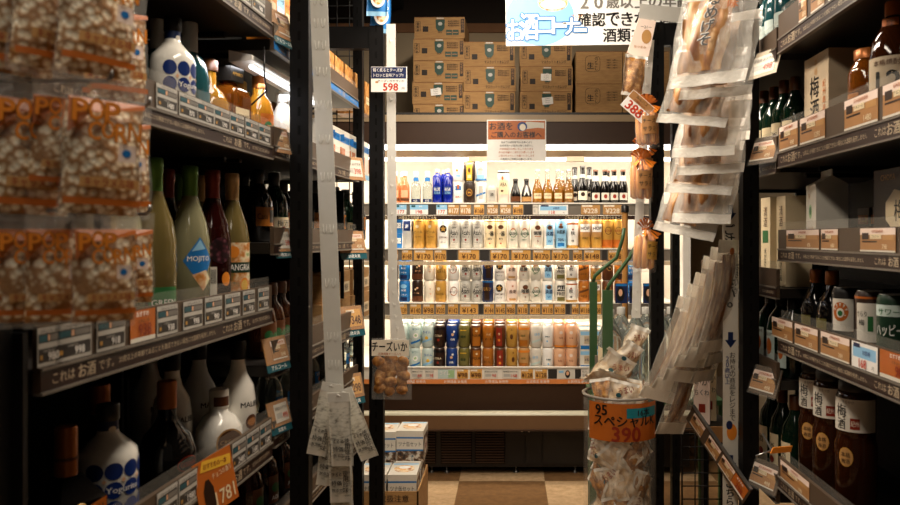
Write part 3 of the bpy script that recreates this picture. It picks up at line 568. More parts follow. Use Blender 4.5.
# ------------------------------------------------------------------ price cards
_card = {}
def card_mesh(kind, w, h, price):
    b = MB(); a, c = w / 2, h / 2; y = -.0008
    def R(x0, x1, z0, z1, m, k=0): b.rect(-a + x0 * w, -a + x1 * w, -c + z0 * h, -c + z1 * h, y - .0003 * (k + 1), m)
    def T(t, x, z, hh, m, bold=.01, mw=.9, al='c'): b.text(t, -a + x * w, -c + z * h, hh * h, y - .0014, m, bold, mw * w, al)
    base = {'dark': 'silverp', 'orange': 'dorange', 'brown': 'kraft', 'coolo': 'rail_card', 'coolb': 'white', 'blank': 'dgrey', 'white': 'offwhite', 'redblue': 'white', 'photo': 'offwhite', 'coolt': 'tan', 'mintc': 'mint'}[kind]
    b.box(-a, a, y, 0, -c, c, base)
    if kind == 'dark':
        T('リキュール ベース', .5, .91, .10, 'dgrey', .01, .8); R(.03, .97, .10, .84, 'dgrey'); R(.06, .40, .64, .80, 'dteal', 1); R(.42, .50, .64, .80, 'peach', 1); R(.52, .94, .64, .80, 'grey', 1); R(.03, .97, .46, .60, 'silverp', 1); R(.10, .19, .18, .30, 'gold', 1); T(price, .64, .24, .22, 'white', .03, .5); T('本体価格 税込', .45, .39, .07, 'silverp', 0, .7)
    elif kind == 'orange':
        R(0, 1, 0, .14, 'offwhite'); T('おすすめ', .45, .88, .17, 'white', .04, .7); T('リキュール', .5, .66, .12, 'dbrown'); T(price, .55, .38, .38, 'dred', .03, .8)
    elif kind == 'brown':
        R(0, 1, .72, 1, 'pinkw'); T('紀州南高梅使用', .52, .87, .13, 'dorange', .01, .85); R(.06, .26, .52, .8, 'dbrown', 1); R(.3, .62, .55, .74, 'cream', 1); T('アルコール', .46, .65, .10, 'dbrown', 0, .28); R(.66, .96, .5, .72, 'tan', 1); R(.06, .5, .4, .46, 'dbrown', 1); T(price, .72, .22, .2, 'cream', .02, .45); R(0, 1, 0, .07, 'offwhite', 1)
    elif kind in ('coolo', 'coolt'):
        R(.05, .6, .78, .97, 'ivory'); T('ビール', .32, .87, .12, 'dorange', 0, .45); T('¥' + price, .5, .38, .52, 'brown' if kind == 'coolo' else 'ivory', .04, .9)
    elif kind == 'coolb':
        R(.0, 1, .5, 1, 'lblue'); R(.08, .3, .74, .95, 'dteal', 1); T('限定', .6, .82, .16, 'white', .01, .4); T(price, .5, .27, .36, 'red', .03, .8)
    elif kind == 'redblue':
        R(.05, .95, .42, .86, 'lblue'); R(.08, .34, .8, .96, 'navy', 1); T('お買得', .6, .65, .2, 'royal', .01, .6); T(price, .45, .22, .34, 'red', .03, .6); T('円', .85, .16, .14, 'dgrey')
    elif kind == 'white':
        T('新発売 おすすめ', .5, .75, .2, 'dgrey', .01, .9); R(.1, .5, .2, .5, 'silverp'); T(price, .72, .32, .34, 'red', .02, .4)
    elif kind == 'photo':
        b.ell(.1 * w, -.02 * h, .16 * w, .42 * h, y - .0003, 'ink'); b.ell(.1 * w, .06 * h, .09 * w, .22 * h, y - .0006, 'peach'); R(.05, .35, .6, .85, 'lblue', 1)
    elif kind == 'mintc':
        T('ライム', .4, .6, .4, 'white', .02, .6); R(.6, .95, .1, .9, 'lgreen', 1)
    return b
def card(kind, w, h, price, loc, rot, label, group=None, name='price_card'):
    k = (kind, round(w, 4), round(h, 4), price)
    if k not in _card:
        _card[k] = card_mesh(kind, w, h, price).build(name).data
        o = COL.objects[-1]
    else:
        o = bpy.data.objects.new(name, _card[k]); COL.objects.link(o)
    o.location = loc; o.rotation_euler = rot if not isinstance(rot, (int, float)) else (0, 0, rot)
    return tag(o, label, 'price card', group)
def crow(i, cards, noun):
    yf = (Yf if i < 3 else Yd) - .0075; z = SH[i][1] - .031
    for (p0, p1, kind, price, near) in cards:
        x0, x1 = (p0 - CX) * yf / F, (p1 - CX) * yf / F
        nm = {'coolo': 'orange price card', 'coolt': 'tan price card', 'coolb': 'pale blue price card', 'blank': 'plain dark card', 'white': 'white printed card', 'photo': 'white card with dark round picture', 'mintc': 'mint green card', 'redblue': 'white and blue price card'}[kind]
        card(kind, x1 - x0, .054 if i < 3 else .05, price, ((x0 + x1) / 2, yf, z), 0, f'{nm} below the {near} on {noun}', f'price cards on {noun}')
crow(0, [(396, 406.5, 'coolb', '177', 'pale peach bottles'), (410, 428, 'coolb', '198', 'clear bottles'), (428.5, 436, 'blank', '', 'first blue bottle'), (436.5, 447, 'coolb', '177', 'blue bottles'), (448, 459, 'coolt', '177', 'white can pair'), (460, 471, 'coolt', '178', 'gold and brown can pair'), (474, 484, 'coolo', '168', 'blue and white can pair'),
         (487, 498, 'coolt', '258', 'short sake can'), (500, 511, 'coolt', '258', 'tall beige can'), (513, 523, 'coolo', '198', 'short dark bottle'), (524, 532, 'blank', '', 'A-marked bottle'), (533, 538, 'white', '', 'first golden bottle'), (538.5, 568, 'redblue', '118', 'golden bottles'), (581, 600, 'coolt', '228', 'ivory labelled bottle'), (603, 622, 'coolt', '228', 'white necked bottles')], 'the top case rail')
crow(1, [(395, 398, 'coolt', '9', 'blue pack'), (402, 412, 'coolo', '148', 'grey pack'), (414, 433, 'coolo', '170', 'two gold cans'), (434.5, 446, 'coolo', '170', 'star can'), (447, 457, 'blank', '', 'first silver can'), (458.5, 479, 'coolo', '170', 'last two silver cans'), (480, 489, 'blank', '', 'first cream can'), (490.5, 509, 'coolo', '170', 'second cream can'),
         (511.5, 530.5, 'coolo', '170', 'green ringed cans'), (533, 550, 'coolo', '170', 'brown crest can'), (552, 569, 'coolo', '170', 'sky blue can'), (573, 582, 'coolo', '38', 'orange collar can'), (584, 600, 'coolo', '148', 'tan white-topped cans'), (602, 607, 'blank', '', 'first brown-ringed can'), (608.5, 622, 'coolo', '148', 'last brown-ringed can')], 'the second case rail')
crow(2, [(399, 407, 'coolo', '139', 'bright blue cans'), (410, 421, 'coolo', '140', 'dark brown cans'), (423, 434, 'coolo', '98', 'ivory cans'), (436, 445, 'coolo', '205', 'gold cans'), (448, 458, 'coolo', '142', 'orange ringed cans'), (460, 478, 'coolo', '143', 'silver cans'), (479, 483, 'blank', '', 'gap after the silver cans'), (484, 494, 'coolo', '144', 'navy cans'),
         (495.5, 505, 'coolo', '145', 'star cans'), (506.5, 515, 'coolo', '88', 'pinkish cream cans'), (517.5, 527.5, 'coolo', '118', 'brown crest cans'), (530, 540, 'coolo', '118', 'green ringed cans'), (542, 553, 'coolo', '118', 'pale blue panel cans'), (554.5, 565, 'coolo', '118', 'olive based cans'), (566, 570, 'blank', '', 'orange collar cans'), (572, 578.5, 'coolo', '98', 'gap beside orange collar cans'),
         (580, 590, 'coolo', '118', 'amber stripe cans'), (592, 601, 'coolo', '108', 'tan white-panel cans'), (603, 613, 'coolo', '108', 'gold ringed cans')], 'the third case rail')
crow(3, [(411, 423, 'white', '88', 'mint cans with white disc'), (425, 434, 'white', '98', 'mint cans with yellow disc'), (438, 455, 'mintc', '', 'black and royal cans'), (457, 468, 'coolo', '98', 'olive cans'), (470, 482, 'coolo', '98', 'brown and orange cans'), (484, 498, 'white', '98', 'amber lettered cans'), (502, 519, 'white', '168', 'brown oval cans'),
         (521, 533, 'coolo', '128', 'tan cans'), (535, 547, 'coolo', '128', 'pale grey cans'), (548, 557, 'blank', '', 'plain white cans'), (558, 574, 'photo', '', 'peach cans'), (575, 581, 'blank', '', 'last peach cans'), (582, 587, 'white', '', 'blue packs')], 'the bottom case rail')
# ------------------------------------------------------------------ shelving units
STRIPT = 'これはお酒です。20歳以上の年齢であることを確認できない場合には酒類を販売しません'
def side_unit(side, Y0, Y1, levels, label, depth=.42, blocking_panel=None, blue=()):
    """shelving along the aisle; local x runs along the shelf, the shelf front faces local -y"""
    Ym = (Y0 + Y1) / 2; L = (Y1 - Y0) / (math.cos(LA) if side == 'l' else 1) ; h = L / 2
    loc = (LX(Ym), Ym, 0) if side == 'l' else (RB, Ym, 0); rot = LROT if side == 'l' else RROT
    u = thing('shelving_unit', label, 'shelf', loc, rot)
    b = MB(); b.box(-h, h, depth, depth + .02, .05, 2.25, 'panel_black'); b.build('back_panel', u)
    b = MB(); b.box(-h, h, .04, depth, 0, .12, 'steel_black'); b.build('base', u)
    for x in (-h, h - .012):
        b = MB(); b.box(x, x + .012, depth - .05, depth + .02, .05, 2.25, 'steel_black'); b.build('upright', u)
    if blocking_panel:  # panel added at the bay end to block the bright case behind
        b = MB(); b.box(blocking_panel[0] * h - (.012 if blocking_panel[0] > 0 else 0), blocking_panel[0] * h + (.012 if blocking_panel[0] < 0 else 0), .04, depth - .05, .12, blocking_panel[1], 'panel_black'); b.build('end_panel', u)
    for (zb, zt) in levels:
        b = MB(); b.box(-h, h, 0, depth, zb, zb + .028, 'shelf_metal')
        for x in (-h + .03, h - .05): b.box(x, x + .015, .09, depth, zb - .012, zb, 'steel_black')
        s = b.build('shelf_board', u)
        zm = zb + (zt - zb) * .34
        b = MB(); b.box(-h, h, -.012, -.002, zb, zt - .004, 'rail_brown'); b.box(-h, h, -.016, -.002, zm - .002, zm + .002, 'rail_grey'); b.box(-h, h, -.016, -.002, zb - .003, zb + .001, 'rail_grey'); b.build('price_rail', s)
        b = MB(); b.box(-h, h, -.004, -.0025, zt - .004, zt + .018, 'acrylic'); b.build('product_guard', s)
        b = MB(); b.box(-h, h, -.0135, -.012, zb + .002, zm - .002, 'blue' if zb in blue else 'strip_brown')
        x = -h + .02; hh = (zm - zb) * .52
        if True:
            while x < h - .2:
                b.text('これは', x + .03, (zb + zm) / 2, hh * .9, -.014, 'beige', .01, .05); b.text('お酒', x + .085, (zb + zm) / 2, hh * 1.25, -.014, 'beige', .04, .06); b.text('です。', x + .135, (zb + zm) / 2, hh * .9, -.014, 'beige', .01, .05)
                b.text(STRIPT[8:], x + .17, (zb + zm) / 2, hh * .62, -.014, 'beige', 0, min(.36, h - x - .19), 'l'); x += .56
        b.build('notice_strip', s)
    return u
LL = [(.727, .83), (1.066, 1.162), (1.477, 1.559), (1.785, 1.872)]
LL2 = [(.50, .57), (.745, .815), (.925, 1.02), (1.237, 1.309), (1.485, 1.565), (1.755, 1.83)]
RR = [(.552, .645), (.948, 1.05), (1.213, 1.305), (1.482, 1.602), (1.815, 1.93)]
RR2 = [(.50, .585), (.83, .915), (1.10, 1.19), (1.47, 1.58), (1.80, 1.90)]
y2 = 760 / 900
L0, L1, L2, L3 = 1.035, 1.915, 1.93, 2.80
R0, R1, R2, R3 = 1.30, 2.215, 2.23, 3.10
side_unit('l', L0, L1, LL, 'black shelving bay of cocktail bottles behind the hanging popcorn bags')
side_unit('l', L2, L3, LL2, 'black shelving bay behind the tall post with grey packets', .42, (1, 1.45), (1.755,))
side_unit('r', R0, R1, RR, 'black shelving bay of plum wine cartons, jugs and chilled cans')
side_unit('r', R2, R3, RR2, 'dark shelving bay behind the dried squid bags')

def side_cards(side, z0, z1, Ys, kinds, w, noun, group, label):
    zm = z0 + (z1 - z0) * .34; h = (z1 - zm) - .010; zc = (z1 + zm) / 2 - .001
    for i, Y in enumerate(Ys):
        k, p = kinds[i % len(kinds)]
        d = -.0132
        loc = (LX(Y, d), Y, zc) if side == 'l' else (RB + d, Y, zc)
        if side == 'l': loc = (loc[0], loc[1] - .0, zc)
        card(k, w if not isinstance(w, (list, tuple)) else w[i], h, p, loc, LROT if side == 'l' else RROT, label(i, k, p, len(Ys)), group)
ORD = ['first', 'second', 'third', 'fourth', 'fifth', 'sixth', 'seventh', 'eighth', 'ninth', 'tenth', 'eleventh', 'twelfth']
def lab(noun, frm):
    def f(i, k, p, n):
        c = {'dark': 'black and white price card', 'orange': 'orange price card', 'brown': 'tan price card', 'redblue': 'white and blue price card', 'coolo': 'bright orange price card', 'white': 'white price card'}[k]
        return f'{c}{" reading " + p if (p in ("938", "168", "98") and k != "dark") or (noun[:8] == "cocktail" and i in (1, 2)) else ""}, {ORD[i]} {frm} on the {noun}'
    return f
ym = lambda px: LY(px)
# bay with the bottles, lower two and upper two rails
side_cards('l', 1.066, 1.162, [ym(p) for p in (39.5, 64.5, 102.5, 135, 160, 186, 207, 226.5, 243, 258)], [('dark', '980'), ('dark', '998'), ('dark', '918'), ('orange', '938'), ('dark', '938'), ('dark', '998'), ('dark', '980'), ('dark', '998'), ('dark', '918'), ('dark', '918')], [.05, .085, .078, .08, .075, .08, .08, .08, .07, .07], '', 'price cards under the cocktail bottles', lab('cocktail bottle rail', 'from the popcorn'))
side_cards('l', 1.477, 1.559, [ym(p) for p in (159.5, 181.5, 199, 215.5, 231, 246, 259)], [('dark', p) for p in ('1480', '870', '1290', '1390', '1390', '1480', '1480')], .076, '', 'price cards under the liqueur bottles', lab('upper spotted bottle rail', 'from the popcorn'))
side_cards('l', .727, .83, [ym(p) for p in (160, 181, 233, 247, 260)], [('dark', p) for p in ('1590', '1980', '2480', '1680', '1680')], .074, '', 'price cards under the white bottles', lab('round white bottle rail', 'from the black bottles'))
side_cards('l', 1.785, 1.872, [ym(p) for p in (222, 238, 253)], [('dark', p) for p in ('1280', '1380', '980')], .08, '', 'price cards on the topmost bottle shelf', lab('topmost bottle rail', 'from the popcorn'))
# right bay
ry = lambda px: RB * F / (px - CX)
rc = lambda i, pxs: [(ry(a) + ry(b)) / 2 for a, b in pxs], lambda pxs: [(ry(a) - ry(b)) * .96 for a, b in pxs]
def right_cards(zb, zt, pxs, kinds, noun):
    side_cards('r', zb, zt, [(ry(a) + ry(b_)) / 2 for a, b_ in pxs], kinds, [(ry(a) - ry(b_)) * .97 for a, b_ in pxs], '', 'price cards on the ' + noun, lab(noun, 'from the post'))
right_cards(.948, 1.05, [(776.4, 797.8), (799.6, 823.5), (826, 856), (857.5, 884.5), (886, 925)], [('brown', '285'), ('brown', '355'), ('brown', '399'), ('redblue', '168'), ('orange', '98')], 'drink can rail')
right_cards(1.213, 1.305, [(791, 825), (826.5, 844), (866, 903)], [('brown', '458'), ('brown', '680'), ('brown', '798')], 'gable carton rail')
right_cards(1.482, 1.602, [(784, 803), (805, 831), (850, 885), (889, 930)], [('brown', '998'), ('brown', '1280'), ('brown', '1480'), ('brown', '1280')], 'plum wine carton rail')
right_cards(.552, .645, [(785, 815)], [('brown', '1780')], 'jug rail')
right_cards(1.815, 1.93, [(804, 812), (816, 830), (834, 850)], [('brown', '880')], 'highest rail of the plum wine bay')

# ------------------------------------------------------------------ bottles on the near left bay
def shelf_z(levels, i): return levels[i][0] + .0285
A_, B_, C_, D_ = shelf_z(LL, 1), shelf_z(LL, 2), shelf_z(LL, 3), shelf_z(LL, 0)
MOJ = [(.034, 0), (.041, .006), (.041, .12), (.0405, .165), (.034, .20), (.021, .236), (.0155, .255), (.015, .31)]
def wine(name, glass, foil, lab_, art=None, h=.34, wide=1.0):
    k = h / .34; P = [(r * wide, z * k * 1.08) for r, z in MOJ]
    P[-1] = (.015, h - .006)
    def label(q):
        r = .0416 * wide
        if lab_ == 'MOJITO':
            q.cpoly(r, [(-.03, .135 * k), (.005, .085 * k), (.04, .135 * k), (.005, .185 * k)], 'blue'); q.cpoly(r + .0003, [(-.012, .105 * k), (.012, .07 * k), (.034, .095 * k), (.02, .115 * k)], 'label_art'); q.cpoly(r + .0004, [(-.012, .155 * k), (.005, .18 * k), (.018, .160 * k)], 'lblue'); q.ctext('MOJITO', r + .0007, .004, .138 * k, .014, 'white', .03, .056)
        elif lab_ == 'SANGRIA':
            q.cpatch(r, -.035, .035, .03 * k, .172 * k, art or 'label_art'); q.cpatch(r + .0003, -.035, .035, .10 * k, .125 * k, 'dgreen'); q.ctext('SANGRIA', r + .0006, 0, .113 * k, .015, 'white', .03, .06); q.cdisc(r + .0005, .012, .07 * k, .014, .018, 'orange'); q.cdisc(r + .0008, .012, .07 * k, .010, .013, 'yellow'); q.cdisc(r + .0005, -.016, .15 * k, .014, .014, 'orange')
        elif lab_ == 'grape':
            q.cdisc(r, .004, .155 * k, .026, .03, 'grape'); q.cpatch(r, -.03, -.005, .03 * k, .118 * k, 'offwhite'); q.cdisc(r + .0003, .018, .09 * k, .012, .016, 'orange')
            for i in range(9): q.cpatch(r + .0004, -.028 + i * .0024, -.0268 + i * .0024, .08 * k, .112 * k, 'ink', 1)
        elif lab_ == 'orange':
            q.cpatch(r, -.035, .035, .045, .098, 'amber'); q.cpatch(r + .0003, .006, .028, .055, .09, 'dgrey'); q.ctext('Casa', r + .0003, -.016, .072, .016, 'dbrown', .01, .03)
        elif lab_ == 'plain':
            q.cpatch(r, -.03, .03, .03 * k, .12 * k, art or 'cream'); q.ctext('梅酒', r + .0004, 0, .09 * k, .02, 'ink', .01); q.cdisc(r + .0004, 0, .055 * k, .012, .012, 'dred')
        elif lab_ == 'green':
            q.cpatch(r, -.03, .03, .03 * k, .09 * k, 'green'); q.ctext('GREEN', r + .0004, 0, .06 * k, .012, 'white', .01, .05)
    f = [(.0158, h * .77), (.0158, h - .03), (.0172, h - .028), (.0172, h - .002), (.014, h)]
    return bottle(name, P, glass, [('foil_cap', lat(f, foil)), ('label', label)])
PW = {k: Proto(v) for k, v in dict(
    moj=lambda: wine('cocktail_bottle', 'liquid_pale', 'foil_green', 'MOJITO'), moj2=lambda: wine('cocktail_bottle', 'glass_fruit', 'foil_green', 'green'), red=lambda: wine('cocktail_bottle', 'glass_red', 'foil_red', 'grape'), red2=lambda: wine('cocktail_bottle', 'glass_red', 'foil_red', 'plain', 'label_art'),
    san=lambda: wine('cocktail_bottle', 'glass_fruit', 'foil_cream', 'SANGRIA'), cream2=lambda: wine('cocktail_bottle', 'glass_fruit', 'foil_cream', 'plain', 'label_art'), wine=lambda: wine('wine_bottle', 'glass_black', 'ink', 'orange', None, .205), wines=lambda: wine('wine_bottle', 'glass_dkgreen', 'ink', 'plain', 'cream', .205), wineg=lambda: wine('wine_bottle', 'glass_dkgreen', 'ink', 'plain', 'cream')).items()}
GA = 'tall bottles on the cocktail shelf'
for px, d, k, rz, t in ((190, .07, 'moj', -.75, 'bottle of cloudy pale mojito with green foil and blue diamond label'), (212.5, .065, 'red', -.8, 'dark bottle with red foil and printed grapes'), (232, .06, 'san', -.7, 'fruit printed sangria bottle with cream foil cap'),
                        (154, .06, 'moj2', -.6, 'green foil bottle with small green label beside the popcorn'), (167, .16, 'red2', 0, 'dark bottle with red foil behind the mojito'), (201, .165, 'cream2', 0, 'cream foil bottle half hidden behind the grape bottle'),
                        (178, .2, 'moj2', 0, 'green foil bottle deep behind the mojito'), (120, .07, 'moj', 0, 'pale mojito bottle mostly behind the popcorn bags'), (95, .07, 'moj2', 0, 'green foil bottle wholly in the popcorn bags shade')):
    PW[k].put(LP(px, d, A_), LROT + rz, t, 'bottle', GA)
for px, d, k, t in ((258, .11, 'wine', 'dark wine bottle with amber label beside the sangria'), (244, .19, 'wines', 'dark wine bottle deep in shelf behind the sangria'), (274, .10, 'wines', 'dark wine bottle with small label at the post'), (283, .2, 'wine', 'dark wine bottle in the rear behind the post')):
    PW[k].put(LP(px, d, shelf_z(LL2, 3)), LROT - .5, t, 'bottle', 'wine bottles beyond the cocktail shelf')
# upper left shelf
def spotted(s=1):
    o = thing('liqueur_bottle', None, None); P = [(.036, 0), (.043, .006), (.044, .13), (.041, .145), (.028, .160), (.017, .172), (.0145, .182), (.0145, .222)]
    b = MB(); b.lathe(P, 'milk_glass', 28); b.build('glass_body', o)
    b = MB(); b.lathe([(.0165, .196), (.0175, .198), (.0175, .222), (.0155, .225)], 'ink', 20); b.build('cap', o)
    b = MB(); b.lathe([(.0152, .166), (.0152, .197)], 'navy', 20); b.cdisc(.0156, 0, .182, .006, .005, 'offwhite'); b.build('neck_label', o)
    b = MB(); r = .0444
    for j in range(2):
        for i in range(4): b.cdisc(r, -.042 + i * .028 + .003, .082 + j * .033, .0135, .0150, 'dblue')
    for i in range(4): b.cdisc(r, -.039 + i * .028, .049, .0135, .0150, 'dblue')
    for i in range(3): b.cpoly(r + .0004, [(-.028 + i * .028 + .003, .0935), (-.0245 + i * .028 + .003, .0985), (-.028 + i * .028 + .003, .1035), (-.0315 + i * .028 + .003, .0985)], 'peach')
    b.ctext('Yogurito', r + .0006, .004, .081, .014, 'white', .02, .06); b.build('printed_spots', o); return o
PS = Proto(spotted)
PS.put(LP(172.7, .065, B_), LROT - .35, 'white liqueur bottle with dark blue spots on the upper bottle shelf', 'bottle')
def tealb():
    return bottle('liqueur_bottle', [(.038, 0), (.042, .006), (.042, .13), (.034, .165), (.0165, .19), (.0155, .25)], 'glass_teal', [('cap', lat([(.0168, .188), (.0168, .254), (.015, .257)], 'foil_silver')), ('label', lambda q: (q.cpatch(.0424, -.03, .03, .04, .10, 'dteal'), q.ctext('SILVER', .0428, 0, .07, .012, 'silverp', .01, .05)))])
PT = Proto(tealb)
PT.put(LP(158, .16, B_), LROT, 'teal bottle with silver neck foil behind the popcorn side of the spotted bottle', 'bottle', 'teal bottles'); PT.put(LP(190, .10, B_), LROT, 'teal bottle with silver neck foil between spotted bottle and amber bottle', 'bottle', 'teal bottles')
def squareb():
    o = thing('liqueur_bottle', None, None); b = MB()
    def ring(a, z): return [(x, y, z) for x, y in ((-a, -a * .9), (-a * .9, -a), (a * .9, -a), (a, -a * .9), (a, a * .9), (a * .9, a), (-a * .9, a), (-a, a * .9))]
    zs = [(.036, 0), (.040, .004), (.040, .115), (.034, .13), (.016, .142), (.014, .15)]
    vs = [p for a, z in zs for p in ring(a, z)]
    fs = [(j * 8 + i, j * 8 + (i + 1) % 8, (j + 1) * 8 + (i + 1) % 8, (j + 1) * 8 + i) for j in range(len(zs) - 1) for i in range(8)] + [tuple(range(7, -1, -1)), tuple(range(40, 48))]
    b.add(vs, fs, 'glass_amber'); b.build('glass_body', o)
    b = MB(); b.box(-.026, .026, -.026, .026, .15, .185, 'ink'); b.text('AMARO', 0, .168, .008, -.0265, 'gold', .01, .04); b.build('cap', o)
    b = MB(); b.rect(-.028, .028, .02, .085, -.0405, 'cream'); b.text('ORIGINALE', 0, .066, .008, -.041, 'dbrown', .01, .048); b.text('amaretto', 0, .045, .010, -.041, 'dbrown', 0, .045); b.build('label', o); return o
Proto(squareb).put(LP(228, .07, B_), LROT - .2, 'square amber liqueur bottle with broad black cap and cream label', 'bottle')
def fruitb(glass, cap, art):
    return lambda: bottle('liqueur_bottle', [(.033, 0), (.038, .006), (.038, .10), (.032, .128), (.0165, .148), (.015, .19)], glass, [('cap', lat([(.0185, .165), (.0185, .196), (.0165, .199)], cap)), ('label', lambda q: (q.cpatch(.0384, -.034, .034, .02, .095, art), q.cdisc(.0388, -.012, .062, .013, .013, 'green'), q.cdisc(.0388, .014, .055, .014, .014, 'green'), q.ctext('AOUME', .0390, 0, .035, .012, 'white', .01, .05)))])
PF = {'dim': Proto(fruitb('glass_brown', 'brown', 'brown')), 'amber': Proto(lambda: bottle('brandy_bottle', [(.038, 0), (.043, .006), (.043, .085), (.03, .11), (.014, .125), (.014, .17)], 'glass_gold', [('cap', lat([(.0175, .16), (.0175, .185), (.011, .19)], 'brown'))])), 'fruit': Proto(fruitb('glass_gold', 'copper', 'dorange')), 'fruit2': Proto(fruitb('glass_gold', 'gold', 'gold')), 'milk': Proto(lambda: bottle('liqueur_bottle', [(.032, 0), (.037, .006), (.037, .09), (.030, .12), (.0165, .15), (.0165, .17)], 'milk_glass', [('cap', lat([(.0185, .155), (.0185, .183), (.017, .186)], 'silverp')), ('label', lambda q: (q.cpatch(.0374, -.03, .03, .02, .08, 'ivory'), q.ctext('乳酒', .0378, 0, .055, .02, 'brown', .01)))]))}
GB = 'liqueur bottles on the upper bottle shelf'
for px, d, k, t in ((210, .08, 'amber', 'plain amber glass bottle beside the square black-capped bottle'), (259, .07, 'fruit', 'orange labelled bottle with green fruit and copper cap'), (240, .15, 'fruit2', 'golden fruit bottle beside the square bottle'), (283, .06, 'milk', 'milky white bottle with silver cap at the post'), (271, .16, 'amber', 'plain amber bottle behind the green fruit bottle'), (244, .2, 'fruit2', 'golden fruit bottle in the rear rank'), (222, .2, 'amber', 'plain amber bottle behind the square bottle')):
    Z = B_ if LY(px, d) < L1 else shelf_z(LL2, 4); PF[k].put(LP(px, d, Z + .0), LROT - .2, t + ', upper shelf', 'bottle', GB)
# lower left shelf
def malibu():
    return bottle('liqueur_bottle', [(.036, 0), (.042, .006), (.043, .12), (.037, .16), (.022, .19), (.0165, .215), (.0165, .235)], 'milk_glass', [('cap', lat([(.0185, .225), (.0185, .268), (.0165, .27)], 'black')), ('label', lambda q: (q.ctext('MALIBU', .0434, 0, .118, .013, 'ink', .03, .060), q.cdisc(.0434, 0, .075, .018, .018, 'brown'), q.cdisc(.0437, 0, .075, .013, .010, 'amber')))])
PM = Proto(malibu); GD = 'white coconut liqueur bottles'
for px, d, t in ((172, .14, 'first white black-capped bottle, behind the dark round bottle'), (199, .15, 'second white black-capped bottle, between the dark and round white ones'), (238, .055, 'third white black-capped bottle, beside the clear bottles'), (150, .25, 'white black-capped bottle deep behind the spotted bottle')):
    PM.put(LP(px, d, D_), LROT - .35, t, 'bottle', GD)
def roundw():
    o = thing('liqueur_bottle', None, None); b = MB(); b.lathe([(.02, 0), (.032, .003), (.048, .022), (.055, .05), (.052, .08), (.036, .105), (.021, .115), (.0195, .14)], 'milk_glass', 28); b.build('glass_body', o)
    b = MB(); b.lathe([(.0222, .125), (.0222, .165), (.021, .168)], 'offwhite', 20); b.cpatch(.0225, -.02, .02, .13, .152, 'brown'); b.build('cap', o)
    b = MB(); b.ell(.004, .052, .032, .032, -.0562, 'tan'); b.ell(.004, .052, .028, .028, -.0566, 'brown'); b.text('CREAM', .004, .054, .010, -.057, 'tan', .01, .046); b.build('label', o); return o
Proto(roundw).put(LP(219, .066, D_), LROT - .8, 'round white bottle with brown disc label in front of the white row', 'bottle')
LOWP = PS.put(LP(108, .085, D_), LROT - .6, 'white liqueur bottle with dark blue spots on the low shelf beside black bottle', 'bottle'); LOWP.scale = (1.14, 1.14, 1.0)
def cointreau():
    o = thing('liqueur_bottle', None, None); b = MB(); b.box(-.042, .042, -.042, .042, 0, .10, 'glass_black'); b.add([(-.042, -.042, .1), (.042, -.042, .1), (.042, .042, .1), (-.042, .042, .1), (-.016, -.016, .14), (.016, -.016, .14), (.016, .016, .14), (-.016, .016, .14)], [(0, 1, 5, 4), (1, 2, 6, 5), (2, 3, 7, 6), (3, 0, 4, 7), (4, 5, 6, 7)], 'glass_black'); b.lathe([(.0155, .13), (.0155, .15)], 'glass_black'); b.build('glass_body', o)
    b = MB(); b.lathe([(.017, .14), (.017, .215), (.0155, .218)], 'copper', 20); b.lathe([(.018, .165), (.018, .17)], 'brown', 20); b.build('cap', o)
    b = MB(); b.rect(-.036, .036, 0.01, .06, -.0425, 'cream'); b.prism([(-.038, .055), (.04, .075), (.04, .1), (-.038, .08)], -.0432, -.0428, 'dorange'); b.text('COINTREAU', .001, .0775, .012, -.0436, 'dbrown', .02, .068, rot=.25); b.cdisc(.0425, 0, 0, .0001, .0001, 'gold'); b.build('label', o)
    b = MB(); b.lathe([(.010, 0), (.011, .002), (.010, .004)], 'gold', 16, T=Matrix.Translation((-.012, -.044, .095)) @ Matrix.Rotation(PI / 2 + .5, 4, 'X')); b.build('medallion', o); return o
Proto(cointreau).put(LP(66, .075, D_), LROT - .35, 'black square liqueur bottle with copper cap and orange slanted label', 'bottle')
def godiva():
    o = thing('liqueur_bottle', None, None); b = MB(); b.lathe([(.03, 0), (.046, .006), (.056, .04), (.056, .08), (.045, .115), (.025, .14), (.0175, .155), (.0175, .19)], 'glass_black', 28); b.build('glass_body', o)
    b = MB(); b.lathe([(.0195, .17), (.0195, .222), (.018, .226)], 'copper', 20); b.build('cap', o)
    b = MB(); b.cdisc(.0568, 0, .06, .026, .016, 'dred'); b.cdisc(.0571, 0, .06, .024, .014, 'ink'); b.ctext('GODIVA', .0574, 0, .06, .010, 'dred', .01, .04); b.build('label', o); return o
PG = Proto(godiva); PG.put(LP(167, .085, D_), LROT - .3, 'dark round-shouldered bottle with copper cap and red oval label', 'bottle', 'dark round bottles'); PG.put(LP(100, .2, D_), LROT, 'dark round-shouldered bottle half hidden behind the spotted one', 'bottle', 'dark round bottles')
def small(o, k): o.scale = (k, k, k); return o
PCL = Proto(lambda: small(bottle('clear_bottle', [(.028, 0), (.033, .006), (.033, .10), (.026, .125), (.013, .15), (.012, .18)], 'water_glass', [('cap', lat([(.0145, .165), (.0145, .188), (.013, .19)], 'silverp')), ('label', lambda q: (q.cpatch(.0334, -.028, .028, .025, .08, 'blue'), q.cdisc(.0338, 0, .045, .010, .010, 'dorange'), q.ctext('SODA', .0338, 0, .068, .012, 'white', .01, .04)))]), .72))
for i, (px, d, t) in enumerate(((254, .16, 'beside the third white bottle'), (264, .11, 'second from the white bottles'), (274, .065, 'third from the white bottles'), (286, .06, 'at the black post'))):
    PCL.put(LP(px, d, shelf_z(LL2, 1) + .0005 if LY(px, d) > L1 else D_), LROT - .2, 'clear bottle with blue label, ' + t, 'bottle', 'clear blue-labelled bottles')
